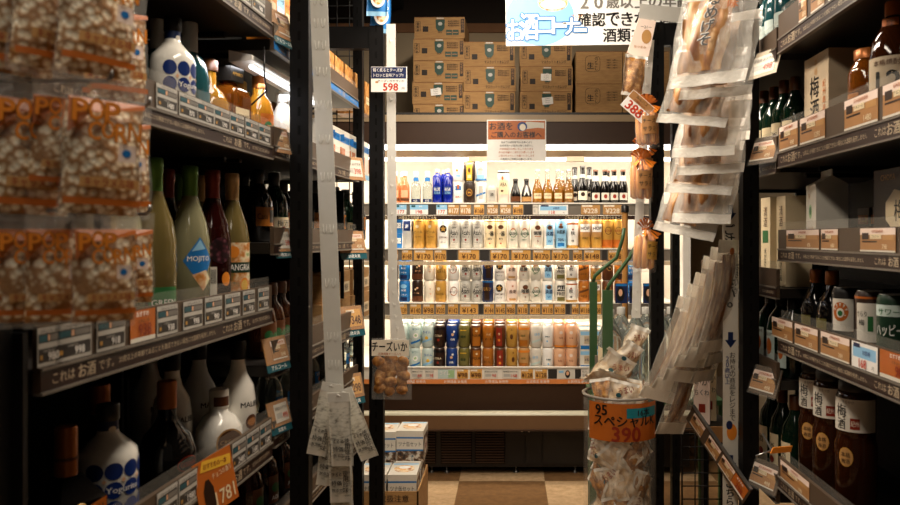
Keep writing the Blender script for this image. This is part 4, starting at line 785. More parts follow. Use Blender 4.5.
for i, px in enumerate((262, 271, 280, 289)): PF['dim'].put(LP(px, .07, shelf_z(LL2, 2)), LROT - .4, 'amber bottle under the wine bottles, ' + ORD[i] + ' towards the black post', 'bottle', 'amber bottles under the wine bottles')
# shelf under it and upper extras
Zc = shelf_z(LL2, 0)
for i, px in enumerate((232, 248, 264, 280)):
    PF['dim'].put(LP(px, .08, Zc if LY(px, .08) > L1 else .1215), LROT, 'dim amber bottle on the lowest shelf, ' + ORD[i] + ' from the promotional card', 'bottle', 'bottles on the lowest shelf')
# promotional card on the low rail
s = thing('promotional_card', 'orange promotional card clipped to the low rail before the dark round bottle', 'price card', (LX(LY(202)) + .03, LY(202), .775), LROT - .25)
s.rotation_euler = (-.12, -.12, LROT - .25)
b = MB(); b.box(-.058, .058, 0, .0012, -.052, .062, 'dorange'); b.build('board', s)
b = MB(); b.prism([(-.03, .06), (.054, .045), (.05, .025), (-.04, .04)], -.0006, -.0002, 'yellow'); b.text('おすすめの一本', .005, .043, .012, -.0012, 'dred', .02, .07, rot=-.15); b.prism([(-.04, -.045), (-.01, -.045), (-.01, .0), (-.02, .02), (-.03, .02), (-.04, 0)], -.0006, -.0002, 'dbrown'); b.text('チョコの香り', .02, .02, .012, -.0008, 'cream', .01, .06); b.text('1781', .02, -.028, .03, -.0008, 'cream', .02, .06); b.build('lettering', s)

# ------------------------------------------------------------------ left far bay: stock and end cards
def end_card(px, py, w, h, kind, price, label, strip=None, rz=-.75, rx=-.25, d=-.012):
    Y = LY(px, d); s = thing('card_holder', label, 'card holder', (LX(Y, d), Y, EYE + (237 - py) * Y / F)); s.rotation_euler = (rx, 0, LROT + rz)
    b = MB(); b.box(-w / 2, w / 2, 0, .002, -h / 2, h / 2, 'kraft'); b.box(-w / 2, w / 2, -.004, -.003, -h / 2, h / 2, 'acrylic'); b.build('holder', s)
    b = card_mesh(kind, w * .62, h * .72, price); b.build('price_insert', s, (w * .1, -.0004, .0))
    if strip:
        b = MB(); b.box(-w / 2, w / 2, .001, .003, -h / 2 - h * .28, -h / 2, 'dteal'); b.text(strip, 0, -h * .64, h * .16, .0005, 'white', .01, w * .8); b.build('notice_strip', s)
    return s
end_card(282, 240, .075, .062, 'white', '598', 'blank-looking card holder with blue strip beside the dark wine bottles', '20歳未満は買えません', -.3)
end_card(276, 350, .10, .068, 'brown', '598', 'orange card holder with blue strip above the clear bottles', 'アルコール', -.25)
end_card(279, 413, .09, .065, 'white', '498', 'dim card holder with pale strip below the clear bottles', '炭酸水', -.25)
end_card(281, 25, .10, .075, 'brown', '798', 'tan card holder with blue strip at the top by the light bar', 'アルコール類', -.2)
end_card(280, 140, .085, .07, 'brown', '698', 'tan card holder at the end of the spotted bottle rail', None, -.25)
end_card(350, 168, .13, .085, 'white', '398', 'white card holder tilted on the rail behind the post', None, -.6)
end_card(352, 242, .12, .08, 'brown', '458', 'tan card holder with blue strip above the small cartons', '20歳未満', -.6)
end_card(351, 318, .11, .085, 'coolo', '348', 'orange card holder with blue strip in middle of the far bay', '20歳未満', -.6)
end_card(352, 386, .10, .085, 'coolo', '298', 'orange card holder with blue strip low in the far bay', '20歳未満', -.6)
GBX = 'packs in the far bay'
pb1 = Proto(lambda: carton_pack(.11, .10, .10, 'cardboard', [('r', 'cream', -.045, .045, .02, .06), ('t', 'dbrown', '焼酎', 0, .04, .025)]))
pb2 = Proto(lambda: carton_pack(.13, .09, .155, 'offwhite', [('r', 'blue', -.06, .06, .11, .135), ('r', 'lblue', -.06, .06, .0, .02), ('r', 'dorange', -.05, 0, .03, .09), ('t', 'navy', '珍味セット', 0, .124, .02)]))
pb3 = Proto(lambda: carton_pack(.11, .12, .13, 'nugget', [('r', 'cream', -.04, .04, .04, .07), ('t', 'brown', 'チーズ', 0, .055, .022)]))
for i in range(5):
    px = 312 + i * 10.5
    pb1.put(LP(px, .09, shelf_z(LL2, 2)), LROT, 'small kraft carton, ' + ORD[i] + ' along the far bay middle shelf', 'carton', GBX); pb1.put(LP(px, .095, shelf_z(LL2, 2) + .1005), LROT, 'small kraft carton on top, ' + ORD[i] + ' along the far bay middle shelf', 'carton', GBX)
    pb2.put(LP(px, .08, shelf_z(LL2, 4)), LROT, 'white and blue snack box, ' + ORD[i] + ' along the far bay upper shelf', 'box', GBX)
    pb3.put(LP(px, .09, shelf_z(LL2, 5)), LROT, 'brown cheese snack pack, ' + ORD[i] + ' along the far bay top shelf', 'pack', GBX)
    PW['wines' if i % 2 else 'wine'].put(LP(px + 2, .10, shelf_z(LL2, 3)), (0, 0, LROT - .4), 'dark wine bottle, ' + ORD[i] + ' along the far bay', 'bottle', 'wine bottles in the far bay') if i < 5 else None
    PCL.put(LP(px, .08, shelf_z(LL2, 1)), LROT, 'clear blue-labelled bottle behind the post, ' + ORD[i] + ' along the far bay', 'bottle', 'clear bottles in the far bay')
pco = Proto(lambda: carton_pack(.06, .06, .17, 'orange', [('r', 'cream', -.02, .02, .05, .12), ('t', 'dbrown', 'みかん', 0, .14, .015)])); pcb = Proto(lambda: carton_pack(.06, .06, .17, 'lblue', [('r', 'white', -.02, .02, .05, .12), ('t', 'navy', 'ソーダ', 0, .14, .015)]))
for i, px in enumerate((262, 270, 278, 287)):
    (pco if i % 2 == 0 else pcb).put(LP(px, .05, shelf_z(LL2, 5)), LROT, ('orange' if i % 2 == 0 else 'pale blue') + ' drink carton high by the post, ' + ORD[i] + ' in its row', 'carton', 'drink cartons on the top shelf')
# light bar under the top shelf
s = thing('shelf_light', 'white fluorescent light bar under the top shelf by the black post', 'light', (LX(2.02, .035), 2.02, 1.700), LROT)
b = MB(); b.add([(x, y, z) for x in (-.16, .50) for y, z in ((-.018, .014), (-.018, .026), (.04, .038), (.04, .010))], [(0, 1, 2, 3), (7, 6, 5, 4), (0, 4, 5, 1), (1, 5, 6, 2), (2, 6, 7, 3), (3, 7, 4, 0)], 'white'); b.build('housing', s)
b = MB(); b.box(-.15, .49, -.0205, -.0185, .016, .025, 'alu'); b.build('reflector', s)
b = MB(); b.lathe([(.006, -.15), (.006, .49)], 'led_cool', 12, T=Matrix.Translation((0, -.012, -.001)) @ Matrix.Rotation(PI / 2, 4, 'Y')); b.build('tube', s)
b = MB(); b.tube([(-.10, -.026, .06), (-.11, -.03, -.01), (-.09, -.028, -.05), (-.12, .0, -.09)], .0022, 'black'); b.build('cable', s)

# ------------------------------------------------------------------ right near bay
rE, rA, rB, rC, rD = [shelf_z(RR, i) for i in range(5)]
def ricebox(w, d, h, mats, spec):
    def f():
        o = thing('drink_carton', None, None); b = MB(); b.box(-w / 2, w / 2, 0, d, 0, h, mats); b.build('box', o); b = MB(); spec(b, w, d, h); b.build('print', o); return o
    return f
def s_ume(b, w, d, h):
    b.vtext('梅酒', -.01, h * .80, .062, -.0006, 'ink', .03, 1.05); b.vtext('本格', 0, h * .97, .022, -.0006, 'tan', 0); b.vtext('紀州南高梅', .055, h * .72, .020, -.0006, 'dorange', 0); b.ell(-.005, .045, .018, .022, -.0006, 'beige')
    for k in range(4): b.text('国産梅使用', 0, h * .6 - k * .02, .010, -w / 2 - .0006, 'beige', 0, .06, T=Matrix.Translation((0, d / 2, 0)) @ Matrix.Rotation(PI / 2, 4, 'Z') if False else Matrix.Rotation(PI / 2, 4, 'Z') @ Matrix.Translation((d / 2, 0, 0)))
Proto(ricebox(.165, .095, .278, 'beige', s_ume)).put(RP(816, .06, rC), RROT, 'tall beige plum wine carton with black brush lettering', 'carton')
def gable():
    o = thing('gable_carton', None, None); w, d, h, t = .1, .085, .185, .238; b = MB(); b.box(-w / 2, w / 2, 0, d, 0, h, 'offwhite')
    b.add([(-w / 2, 0, h), (w / 2, 0, h), (w / 2, d, h), (-w / 2, d, h), (-w / 2, d / 2 - .002, t - .03), (w / 2, d / 2 - .002, t - .03), (w / 2, d / 2 + .002, t - .03), (-w / 2, d / 2 + .002, t - .03)], [(0, 1, 5, 4), (2, 3, 7, 6), (1, 2, 6, 5), (3, 0, 4, 7), (4, 5, 6, 7)], 'offwhite'); b.build('box', o)
    b = MB(); b.box(-w / 2, w / 2, d / 2 - .002, d / 2 + .002, t - .032, t - .012, 'offwhite'); b.build('gable_seal', o)
    b = MB(); b.ell(-.005, .11, .016, .02, -.0006, 'lgreen'); b.ell(-.005, .112, .009, .012, -.0009, 'green'); b.text('梅', -.018, .155, .016, -.0006, 'gold'); b.text('うめ酒', 0, .06, .015, -.0006, 'tan', 0, .06); b.build('print', o); return o
Proto(gable).put(RP(811, .055, rB), RROT - .12, 'white gable-top drink carton with green plum picture', 'carton')
def darkbox():
    o = thing('gift_box', None, None); w, d, h = .16, .10, .20; b = MB(); b.box(-w / 2, w / 2, 0, d, 0, h, 'ink'); b.build('box', o)
    b = MB(); b.prism([(w / 2 - .01, .06), (w / 2 - .01, .14), (.02, .15), (-.02, .12), (-.02, .08), (.02, .05)], -.0008, -.0002, 'cream'); b.text('CHOYA', -.01, .18, .014, -.0006, 'tan', .02); b.text('梅', .045, .1, .05, -.0012, 'ink', .01)
    T = Matrix.Translation((0, 0, 0)) @ Matrix.Rotation(PI / 2, 4, 'Z') @ Matrix.Translation((d / 2, 0, 0))
    b.text('CHOYA', 0, .175, .014, -w / 2 - .0008, 'tan', .02, .08, T=Matrix.Rotation(PI / 2, 4, 'Z') @ Matrix.Translation((d / 2, 0, 0))); b.build('print', o); return o
PDB = Proto(darkbox); PDB.put((RB + .07, 1.60, rB), RROT, 'black plum wine gift box with pale cut-corner label', 'box', 'black gift boxes'); PDB.put((RB + .10, 1.79, rB), RROT, 'black plum wine gift box second from the aisle end', 'box', 'black gift boxes')
PGB = Proto(lambda: carton_pack(.07, .07, .12, 'dbrown', [('r', 'dorange', -.03, .03, .075, .1), ('t', 'yellow', 'ラム酒', 0, .087, .016)]))
for i, Y in enumerate((1.97, 2.06, 2.15)): PGB.put((RB + .24, Y, rB), RROT, 'dark pack with glowing orange band deep behind gable carton, ' + ORD[i] + ' in line', 'pack', 'dark packs behind the gable carton')
def issho():
    return bottle('sake_bottle', [(.045, 0), (.051, .006), (.052, .17), (.046, .21), (.024, .25), (.016, .27), (.016, .295)], 'glass_brown', [('cap', lat([(.018, .27), (.018, .30), (.016, .303)], 'dorange')), ('label', lambda q: (q.cpatch(.0524, -.05, .05, .05, .172, 'beige'), q.ctext('12', .0528, .005, .115, .05, 'ink', .04), q.ctext('本格焼酎', .0528, 0, .158, .014, 'brown', .02), q.cpatch(.0527, -.03, .03, .06, .075, 'tan'))), ('neck_tag', lambda q: (q.cpatch(.0265, -.02, .02, .24, .262, 'dorange'), q.ctext('旨', .027, 0, .25, .016, 'ink')))])
PI_ = Proto(issho); PI_.put((RB + .075, 1.725, rC), RROT + .8, 'brown sake bottle with large number twelve label', 'bottle', 'brown sake bottles'); PI_.put((RB + .075, 1.58, rC), RROT + .3, 'brown sake bottle at the very end of the shelf', 'bottle', 'brown sake bottles')
Proto(lambda: bottle('jar_bottle', [(.04, 0), (.045, .006), (.045, .17), (.038, .19), (.03, .2), (.03, .215)], 'glass_amber', [('cap', lat([(.032, .205), (.032, .228), (.03, .23)], 'copper')), ('label', lambda q: q.cpatch(.0454, -.03, .03, .05, .12, 'amber'))])).put((RB + .085, 1.87, rC), RROT, 'amber jar bottle between plum wine carton and number twelve bottle', 'bottle')
PGN = Proto(lambda: bottle('sake_bottle', [(.034, 0), (.038, .006), (.038, .15), (.034, .185), (.018, .215), (.014, .23), (.014, .27)], 'glass_dkgreen', [('cap', lat([(.0158, .235), (.0158, .275), (.014, .277)], 'brown')), ('label', lambda q: (q.cpatch(.0384, -.026, .026, .03, .14, 'cream'), q.ctext('酒', .0388, 0, .10, .024, 'ink', .01), q.cdisc(.0388, 0, .06, .012, .012, 'dred')))]))
for i, (px, d) in enumerate(((764, .07), (774, .08), (784, .075), (795, .09))):
    PGN.put(RP(px, d, rC if RY_ok(px, d) else shelf_z(RR2, 3)) if False else RP(px, d, rC if (RB + d) * F / (px - CX) < R1 else shelf_z(RR2, 3)), RROT + .3, 'dark green bottle with tall cream label, ' + ORD[i] + ' from the post', 'bottle', 'green bottles beside the plum wine carton')
PGT = Proto(lambda: bottle('sake_bottle', [(.034, 0), (.038, .006), (.038, .17), (.034, .2), (.018, .23), (.014, .24), (.014, .28)], 'glass_teal', [('cap', lat([(.0158, .245), (.0158, .285), (.014, .287)], 'silverp')), ('label', lambda q: (q.cpatch(.0384, -.024, .024, .03, .14, 'mint'), q.ctext('冷酒', .0388, 0, .09, .022, 'dteal', .01)))]))
for i, px in enumerate((759, 768, 777, 787)):
    PGT.put(RP(px, .06, shelf_z(RR2, 4) if (RB + .06) * F / (px - CX) > R1 else rD), RROT + .3, 'teal bottle on the high shelf, ' + ORD[i] + ' from the post', 'bottle', 'teal bottles on the high shelf')
# cans and dark bottles on the middle right shelf
def tallc(kind):
    def f():
        o = thing('drink_can', None, None); body, ops = dict(fan=('ink', 1), ume=('dbrown', 2), grn=('dgreen', 3))[kind]; can_shape(o, body, .178, .033, 28, 'can_alu', 'dorange' if kind == 'ume' else 'can_alu'); b = MB(); q = .0334
        if ops == 1: b.cpatch(q, -.026, .030, .07, .15, 'offwhite'); b.cdisc(q + .0003, -.002, .118, .020, .024, 'dorange'); b.cdisc(q + .0006, -.002, .115, .010, .012, 'offwhite'); b.cdisc(q + .0009, -.002, .114, .006, .007, 'green'); [b.cpoly(q + .0007, [(-.002 + .011 * math.sin(a), .117 + .013 * math.cos(a)), (-.002 + .019 * math.sin(a + .12), .117 + .023 * math.cos(a + .12)), (-.002 + .019 * math.sin(a - .12), .117 + .023 * math.cos(a - .12))], 'offwhite') for a in (-1.2, -.6, 0, .6, 1.2)]
        if ops == 2: b.cpatch(q, -.022, .026, .06, .15, 'offwhite'); b.ctext('さらり', q + .0004, -.008, .125, .012, 'ink', .01, .024); b.ctext('梅', q + .0004, -.008, .105, .014, 'ink', .01); b.cpatch(q + .0004, .006, .018, .085, .12, 'green', 3); b.lathe([(.0335, .160), (.0335, .165)], 'dorange', 24, cap0=False, cap1=False)
        if ops == 3: b.cpatch(q, -.06, .06, .13, .155, 'mint', 14); b.ctext('ハッピー', q + .0004, 0, .1, .026, 'white', .02, .06); b.ctext('サワー', q + .0004, 0, .14, .014, 'green', .01); b.cpatch(q + .0002, -.05, .05, .03, .05, 'dorange', 10)
        b.build('print', o); return o
    return f
GC = 'cans on the right-hand drink shelf'
for k, px, t in (('fan', 846, 'black can with orange fan emblem beside dark bottles'), ('ume', 870, 'dark can with orange tab and white panel'), ('grn', 893, 'green can with white brush lettering')):
    Proto(tallc(k)).put(RP(px, .05, rA), RROT + .8, t, 'can', GC)
PDK = Proto(lambda: bottle('liquor_bottle', [(.032, 0), (.038, .006), (.039, .10), (.032, .135), (.016, .16), (.015, .2)], 'glass_black', [('cap', lat([(.0175, .175), (.0175, .21), (.016, .213)], 'copper')), ('label', lambda q: q.cpatch(.0394, -.024, .024, .03, .085, 'olive'))]))
for i, (px, d) in enumerate(((832, .075), (816, .07), (815, .16))):
    Y = (RB + d) * F / (px - CX); PDK.put(RP(px, d, rA if Y < R1 else shelf_z(RR2, 2) - .0), RROT + .2, 'dark bottle with copper cap, ' + ORD[i] + ' from the black can' if i < 2 else 'dark bottle with copper cap in the rear rank behind black can', 'bottle', 'dark copper-capped bottles')
# big plum wine jugs
def jug():
    o = thing('plum_wine_jug', None, None); b = MB(); b.lathe([(.052, 0), (.058, .008), (.058, .18), (.053, .195), (.053, .21), (.055, .215), (.055, .30), (.048, .315), (.028, .322)], 'glass_brown', 28); b.build('body', o)
    b = MB(); b.lathe([(.046, .313), (.048, .316), (.048, .335), (.044, .34)], 'ink', 28); b.build('cap', o)
    b = MB(); b.cpatch(.0556, -.085, .085, .218, .298, 'offwhite', 20); b.ctext('梅', .056, -.022, .268, .034, 'ink', .03); b.ctext('酒', .056, -.022, .236, .028, 'ink', .03); b.cpatch(.0559, .006, .032, .225, .252, 'dred', 4); b.ctext('紀州', .0562, .019, .239, .014, 'ivory', .01, .022); b.ctext('まろやか', .056, .0, .291, .008, 'dgrey', 0); b.build('band_label', o)
    b = MB(); b.cdisc(.0584, -.006, .155, .022, .024, 'gold'); b.cdisc(.0587, -.006, .155, .020, .022, 'tan'); b.ctext('本格', .059, -.006, .161, .013, 'dbrown', .01); b.ctext('梅酒', .059, -.006, .145, .012, 'dbrown', .01); b.build('round_sticker', o); return o
def jug_small():
    o = jug(); o.scale = (.86, .86, 1); return o
PJ = Proto(jug_small)
for i, (px, d) in enumerate(((856, .075), (832, .075), (817, .08), (935, .07))):
    PJ.put(RP(px, d, rE), RROT + .75, 'large brown plum wine jug with white band label, ' + ('nearest the shelf middle', 'second in line', 'third in line', 'nearest the viewer', 'last in line by the post')[i], 'jug', 'plum wine jugs')
# white cartons and labelled bottles by the post
def s_wp(b, w, d, h): b.rect(-w * .3, w * .3, h * .48, h * .62, -.0006, 'green'); b.vtext('清酒', 0, h * .9, .03, -.0006, 'brown', 0); b.vtext('米だけの酒', 0, h * .42, .018, -.0006, 'ink', .01)
PWC = Proto(ricebox(.075, .08, .275, 'cream', s_wp)); PWC.put((RB + .02, 2.42, 1.13), RROT + .05, 'tall cream sake carton with green panel against the post', 'carton', 'cream sake cartons'); PWC.put((RB + .035, 2.325, 1.13), RROT, 'tall cream sake carton leaning behind the first one', 'carton', 'cream sake cartons')
COL.objects[-1]
PLB = Proto(lambda: bottle('liquor_bottle', [(.038, 0), (.044, .006), (.044, .14), (.038, .17), (.017, .2), (.015, .23)], 'glass_dkgreen', [('cap', lat([(.0175, .205), (.0175, .238), (.016, .24)], 'ink')), ('label', lambda q: (q.cpatch(.0444, -.024, .024, .03, .13, 'mint'), q.cdisc(.0448, 0, .08, .014, .026, 'dorange'), q.ctext('PLUM', .0448, 0, .118, .010, 'dbrown', .01)))]))
for i, Y in enumerate((2.29, 2.39, 2.49, 2.59)): PLB.put((RB + .06, Y, shelf_z(RR2, 1)), RROT + .2, 'dark green bottle with pale fruit label low by the post, ' + ORD[i] + ' in line', 'bottle', 'green bottles low by the post')
for i, Y in enumerate((2.28, 2.38, 2.48)): PGN.put((RB + .06, Y, shelf_z(RR2, 0)), RROT + .2, 'dim green bottle on the low shelf by the post, ' + ORD[i] + ' in line', 'bottle', 'green bottles on the low shelf by the post')
for i, (py, kind, zc) in enumerate(((100 - 50, 'white', 1.80), (140, 'brown', 1.54), (395, 'brown', .845), (487, 'brown', .56))):
    Y = 2.29; s = thing('card_holder', ('white', 'tan', 'orange-brown', 'dim tan')[i] + ' card holder tilted at the post, ' + ('beside the highest rail', 'beside the plum wine carton rail', 'below the dark bottles', 'beside the jugs')[i], 'card holder', (RB - .03, Y, zc)); s.rotation_euler = (-.3, 0, RROT + .35)
    b = MB(); b.box(-.07, .07, 0, .002, -.04, .045, 'rail_brown' if i else 'beige'); b.box(-.07, .07, -.004, -.003, -.045, .045, 'acrylic'); b.build('holder', s)
    card_mesh(kind, .11, .06, '498').build('price_insert', s, (0, -.0004, 0))
# metal hook with orange clip
s = thing('display_hook', 'steel display hook with orange clip sticking out beside the jugs', 'hook', W(772, 450.5, 2.05)); s.rotation_euler = (0, 0, .15)
b = MB(); b.tube([(-.05, -.01, -.010), (.0, 0, 0), (.05, .15, .004)], .0028, 'wire'); b.build('rod', s)
b = MB(); b.prism([(-.008, -.006), (.05, -.004), (.055, .012), (.0, .010)], -.008, -.004, 'orange'); b.build('clip', s)
# ------------------------------------------------------------------ posts and rack frames
def post(name, label, px, Y, w, ztop=2.6, arm=None):
    x = (px - CX) * Y / F; s = thing(name, label, 'post', (x, Y, 0))
    b = MB(); b.box(-w / 2, w / 2, -.02, .02, .006, ztop, 'steel_black')
    for k in range(int(ztop / .05)): b.box(-.004, .004, -.0206, -.0198, .1 + k * .05, .125 + k * .05, 'panel_black')
    b.build('upright', s)
    b = MB(); b.box(-w / 2 - .01, w / 2 + .01, -.03, .03, 0, .006, 'steel_black'); b.build('foot_plate', s)
    if arm:
        b = MB(); b.box(min(arm), max(arm), -.018, .018, ztop - .085, ztop - .003, 'steel_black'); b.build('cross_beam', s)
    return s
post('rack_post', 'tall black steel post holding the grey packet strip', 301.2, 2.03, .050, 2.75)
post('rack_post', 'tall black steel post beside the dried squid bags', 749, 2.36, .050, 2.75)
Yg = 2.87
zt = EYE + (237 - 27) * Yg / F
post('display_rack', 'black rack frame carrying the cheese snack bag and price sign', 377, Yg, .053, zt, (-.026, -.21))
post('display_rack', 'black rack frame behind the orange snack garland', 656.5, Yg, .049, EYE + (237 - 23.5) * Yg / F, (.0245, .30))
post('rack_post', 'thin black post standing behind the first strip post', 358.5, 2.98, .036, 2.72)
post('rack_post', 'thin black post between garland frame and squid bags', 675, 2.86, .028, 2.0)
# wire mesh grid hung in the left frame and a low one on the right
def mesh_panel(x0, x1, z0, z1, Y, step, label, loc):
    s = thing('wire_mesh_panel', label, 'wire mesh', loc)
    b = MB(); b.tube([(x0, 0, z0), (x1, 0, z0), (x1, 0, z1), (x0, 0, z1), (x0, 0, z0)], .004, 'steel_black', 6); b.build('frame', s)
    b = MB(); x = x0 + step
    while x < x1 - .01: b.tube([(x, 0, z0), (x, 0, z1)], .0022, 'steel_black', 5); x += step
    z = z0 + step
    while z < z1 - .01: b.tube([(x0, .004, z), (x1, .004, z)], .0022, 'steel_black', 5); z += step
    b.build('wire_grid', s); return s
mesh_panel(-.98, -.60, .45, 2.35, 3.02, .05, 'black wire mesh panel closing the far bay behind the posts', (0, 3.02, 0))
mesh_panel(.60, .80, .15, .62, 2.62, .045, 'black wire mesh panel low below the dried squid bags', (0, 2.62, 0))

# ------------------------------------------------------------------ bags
def pillow(w, h, th, m, seal_m=None, seal=.10, nx=10, nz=14, wr=.003, seed=1, T=None, b=None, taper=0, bend=0):
    """a filled bag hanging from its top edge at z=0, facing -y"""
    rnd = random.Random(seed); b = b or MB(); ph = [rnd.uniform(0, 6.28) for _ in range(6)]
    def prof(u, v):
        a = max(0, 1 - abs(u) ** 2.6); k = 0 if v < seal or v > 1 - seal else math.sin(PI * (v - seal) / (1 - 2 * seal)) ** .55
        return a * k
    V = []; 
    for sgn in (-1, 1):
        for j in range(nz + 1):
            v = j / nz
            for i in range(nx + 1):
                u = -1 + 2 * i / nx; t = prof(u, v)
                x = u * w / 2 * (1 - taper * v) + wr * .6 * math.sin(9 * v + ph[0]) * (abs(u) > .8)
                wv = wr * (math.sin(7 * u + 5 * v + ph[1]) + .7 * math.sin(13 * v - 6 * u + ph[2]) + .5 * math.sin(19 * u + ph[3]))
                y = sgn * (th / 2 * t + .0006) + wv * (.35 + .65 * t) + bend * v * v
                V.append((x, y, -h * v))
    n = (nx + 1) * (nz + 1); fm = []; fs = []
    for sgn in (0, 1):
        for j in range(nz):
            for i in range(nx):
                a = sgn * n + j * (nx + 1) + i; q = (a, a + 1, a + nx + 2, a + nx + 1)
                q = q[::-1] if sgn == 0 else q
                vm = (j + .5) / nz
                (fs if (vm < seal or vm > 1 - seal) else fm).append(q)
    edge = [j * (nx + 1) for j in range(nz)]
    for j in range(nz):
        a = j * (nx + 1); fm.append((a, a + nx + 1, n + a + nx + 1, n + a)); a += nx; fm.append((a, n + a, n + a + nx + 1, a + nx + 1))
    b0 = len(b.v); b.add(V, fm, m, True, T)
    i2 = b.mi(seal_m or m)
    for f in fs: b.f.append(tuple(b0 + k for k in f)); b.m.append(i2); b.sm.append(True)
    return b
def hole(b, z=-.012, r=.006): pass

# popcorn bags on wire hooks
def popcorn(seed, big=1.0):
    def f():
        o = thing('popcorn_bag', None, None); w, h = .072 * big, .118 * big
        pillow(w * .94, h * .9, .028 * big, 'popcorn', None, .04, 10, 12, .0015, seed, Matrix.Translation((0, 0, -.020 - h * .05))).build('popcorn', o)
        b = MB(); pillow(w, h + .028, .036 * big, 'film', 'film', .10, 12, 16, .0028, seed + 5, Matrix.Translation((0, 0, .006)), b); b.build('film', o)
        b = MB(); y = -.0205 * big; z0 = -.012 - h * .12
        def bow(x): return y * (1 - .25 * (abs(x) / (w / 2)) ** 2.6)
        def sheet(x0, x1, za, zb, m, dy=0, ef=0):
            n = 8; pts = [(x0 + (x1 - x0) * i / n, bow(x0 + (x1 - x0) * i / n) - dy, z) for z in (za, zb) for i in range(n + 1)]
            b.add(pts, [(i, i + 1, n + 2 + i, n + 1 + i) for i in range(n)], m, True)
        # the printed header, base stripe and letters
        b.add([(-w * .46, bow(w * .45), z0 - h * .26), (-w * .2, bow(.2 * w), z0 - h * .08), (w * .46, bow(w * .45) + .004, z0 - h * .0), (w * .46, bow(w * .45) + .006, z0 + .006), (-w * .46, bow(w * .45) + .006, z0 + .006)], [(0, 1, 2, 3, 4)], 'dorange')
        sheet(-w * .46, w * .46, -.014 - h * .92, -.014 - h * .865, 'dorange', -.004)
        sheet(-w * .30, w * .42, -.014 - h * .78, -.014 - h * .70, 'tan', .0006); sheet(w * .14, w * .36, -.014 - h * .56, -.014 - h * .42, 'pinkw', .0006)
        b.ell(w * .24, -.014 - h * .49, w * .055, h * .032, bow(w * .24) - .0012, 'blue', 12)
        b.build('print', o)
        b = MB(); k = h / .118
        for i, ch in enumerate('POP'): b.text(ch, -w * .34 + i * w * .19, z0 - h * (.075 - .02 * (i % 2)), .022 * k, y - .0022, 'brown', .05, w * .21); b.text(ch, -w * .34 + i * w * .19, z0 - h * (.075 - .02 * (i % 2)), .021 * k, y - .0026, 'orange', .05, w * .19)
        for i, ch in enumerate('CORN'): b.text(ch, -w * .16 + i * w * .16, z0 - h * (.225 - .02 * (i % 2)), .019 * k, y - .0022, 'brown', .05, w * .17); b.text(ch, -w * .16 + i * w * .16, z0 - h * (.225 - .02 * (i % 2)), .018 * k, y - .0026, 'orange', .05, w * .16)
        b.text('キャラメル味', .05 * w, -.014 - h * .74, .009 * k, y - .0026, 'dred', .02, w * .6); b.build('lettering', o); return o
    return f
PP = [Proto(popcorn(3)), Proto(popcorn(9)), Proto(popcorn(3, 1.25)), Proto(popcorn(7, 1.2))]
# hook rack: near end panel and six wire hooks
s = thing('hook_rack', 'black end upright with wire hooks for the popcorn bags', 'rack', (0, .99, 0))
b = MB(); b.box(-1.15, -.665, 0, .010, 0, 2.3, 'panel_black'); b.build('end_panel', s)
b = MB(); b.box(-.665, -.645, -.07, 0, .9, 1.75, 'steel_black'); b.build('upright', s)
b = MB(); b.box(-.624, -.614, .155, .185, 1.29, 1.75, 'steel_black'); b.build('upright', s)
b = MB(); b.box(-.665, -.632, .0, .010, 0, 1.155, 'steel_black'); b.build('upright', s)
hooks = []
for (Y, z, tip, base) in ((.93, 1.640, 113, -.66), (.93, EYE + (237 - 81) * .93 / F, 112, -.66), (.93, EYE + (237 - 210) * .93 / F, 109, -.66), (1.16, 1.648, 150, -.589), (1.16, EYE + (237 - 106) * 1.16 / F, 150, -.589), (1.16, EYE + (237 - 214) * 1.16 / F, 150, -.589)):
    xt = (tip - CX) * Y / F
    b = MB(); b.tube([(base - .03, 0, z), (xt - .006, 0, z), (xt - .001, 0, z + .004), (xt, 0, z + .014)], .0028, 'wire'); b.build('hook', s, (0, Y - .99, 0))
HN = ['upper near hook', 'middle near hook', 'lower near hook', 'upper far hook', 'middle far hook', 'lower far hook']
NB = ['front bag on the ', 'second bag on the ', 'third bag on the ', 'fourth bag on the ']
def bagrow(h, Y, z, pxs, protos, ang, tilt=0):
    for i, px in enumerate(pxs):
        x = (px - CX) * Y / F; t = 'popcorn bag with orange lettering, ' + NB[i] + HN[h]
        PP[protos[i % len(protos)]].put((x, Y - .0, z - .0035), (0, tilt, ang + random.uniform(-.08, .08)), t, 'snack bag', 'popcorn bags on hooks')
bagrow(2, .925, EYE + (237 - 210) * .93 / F, (104, 58, 30, 6), (0, 1), .62)
bagrow(1, .925, EYE + (237 - 81) * .93 / F, (106, 66, 36, 8), (2, 1), .62, .05)
bagrow(0, .925, 1.640, (102, 56, 22, -6), (2, 3), .85, .06)
bagrow(5, 1.16, EYE + (237 - 214) * 1.16 / F, (128, 112), (0, 1), .62)
bagrow(4, 1.16, EYE + (237 - 106) * 1.16 / F, (119, 100), (2, 1), .62)
bagrow(3, 1.16, 1.648, (117, 98), (3, 2), .75)

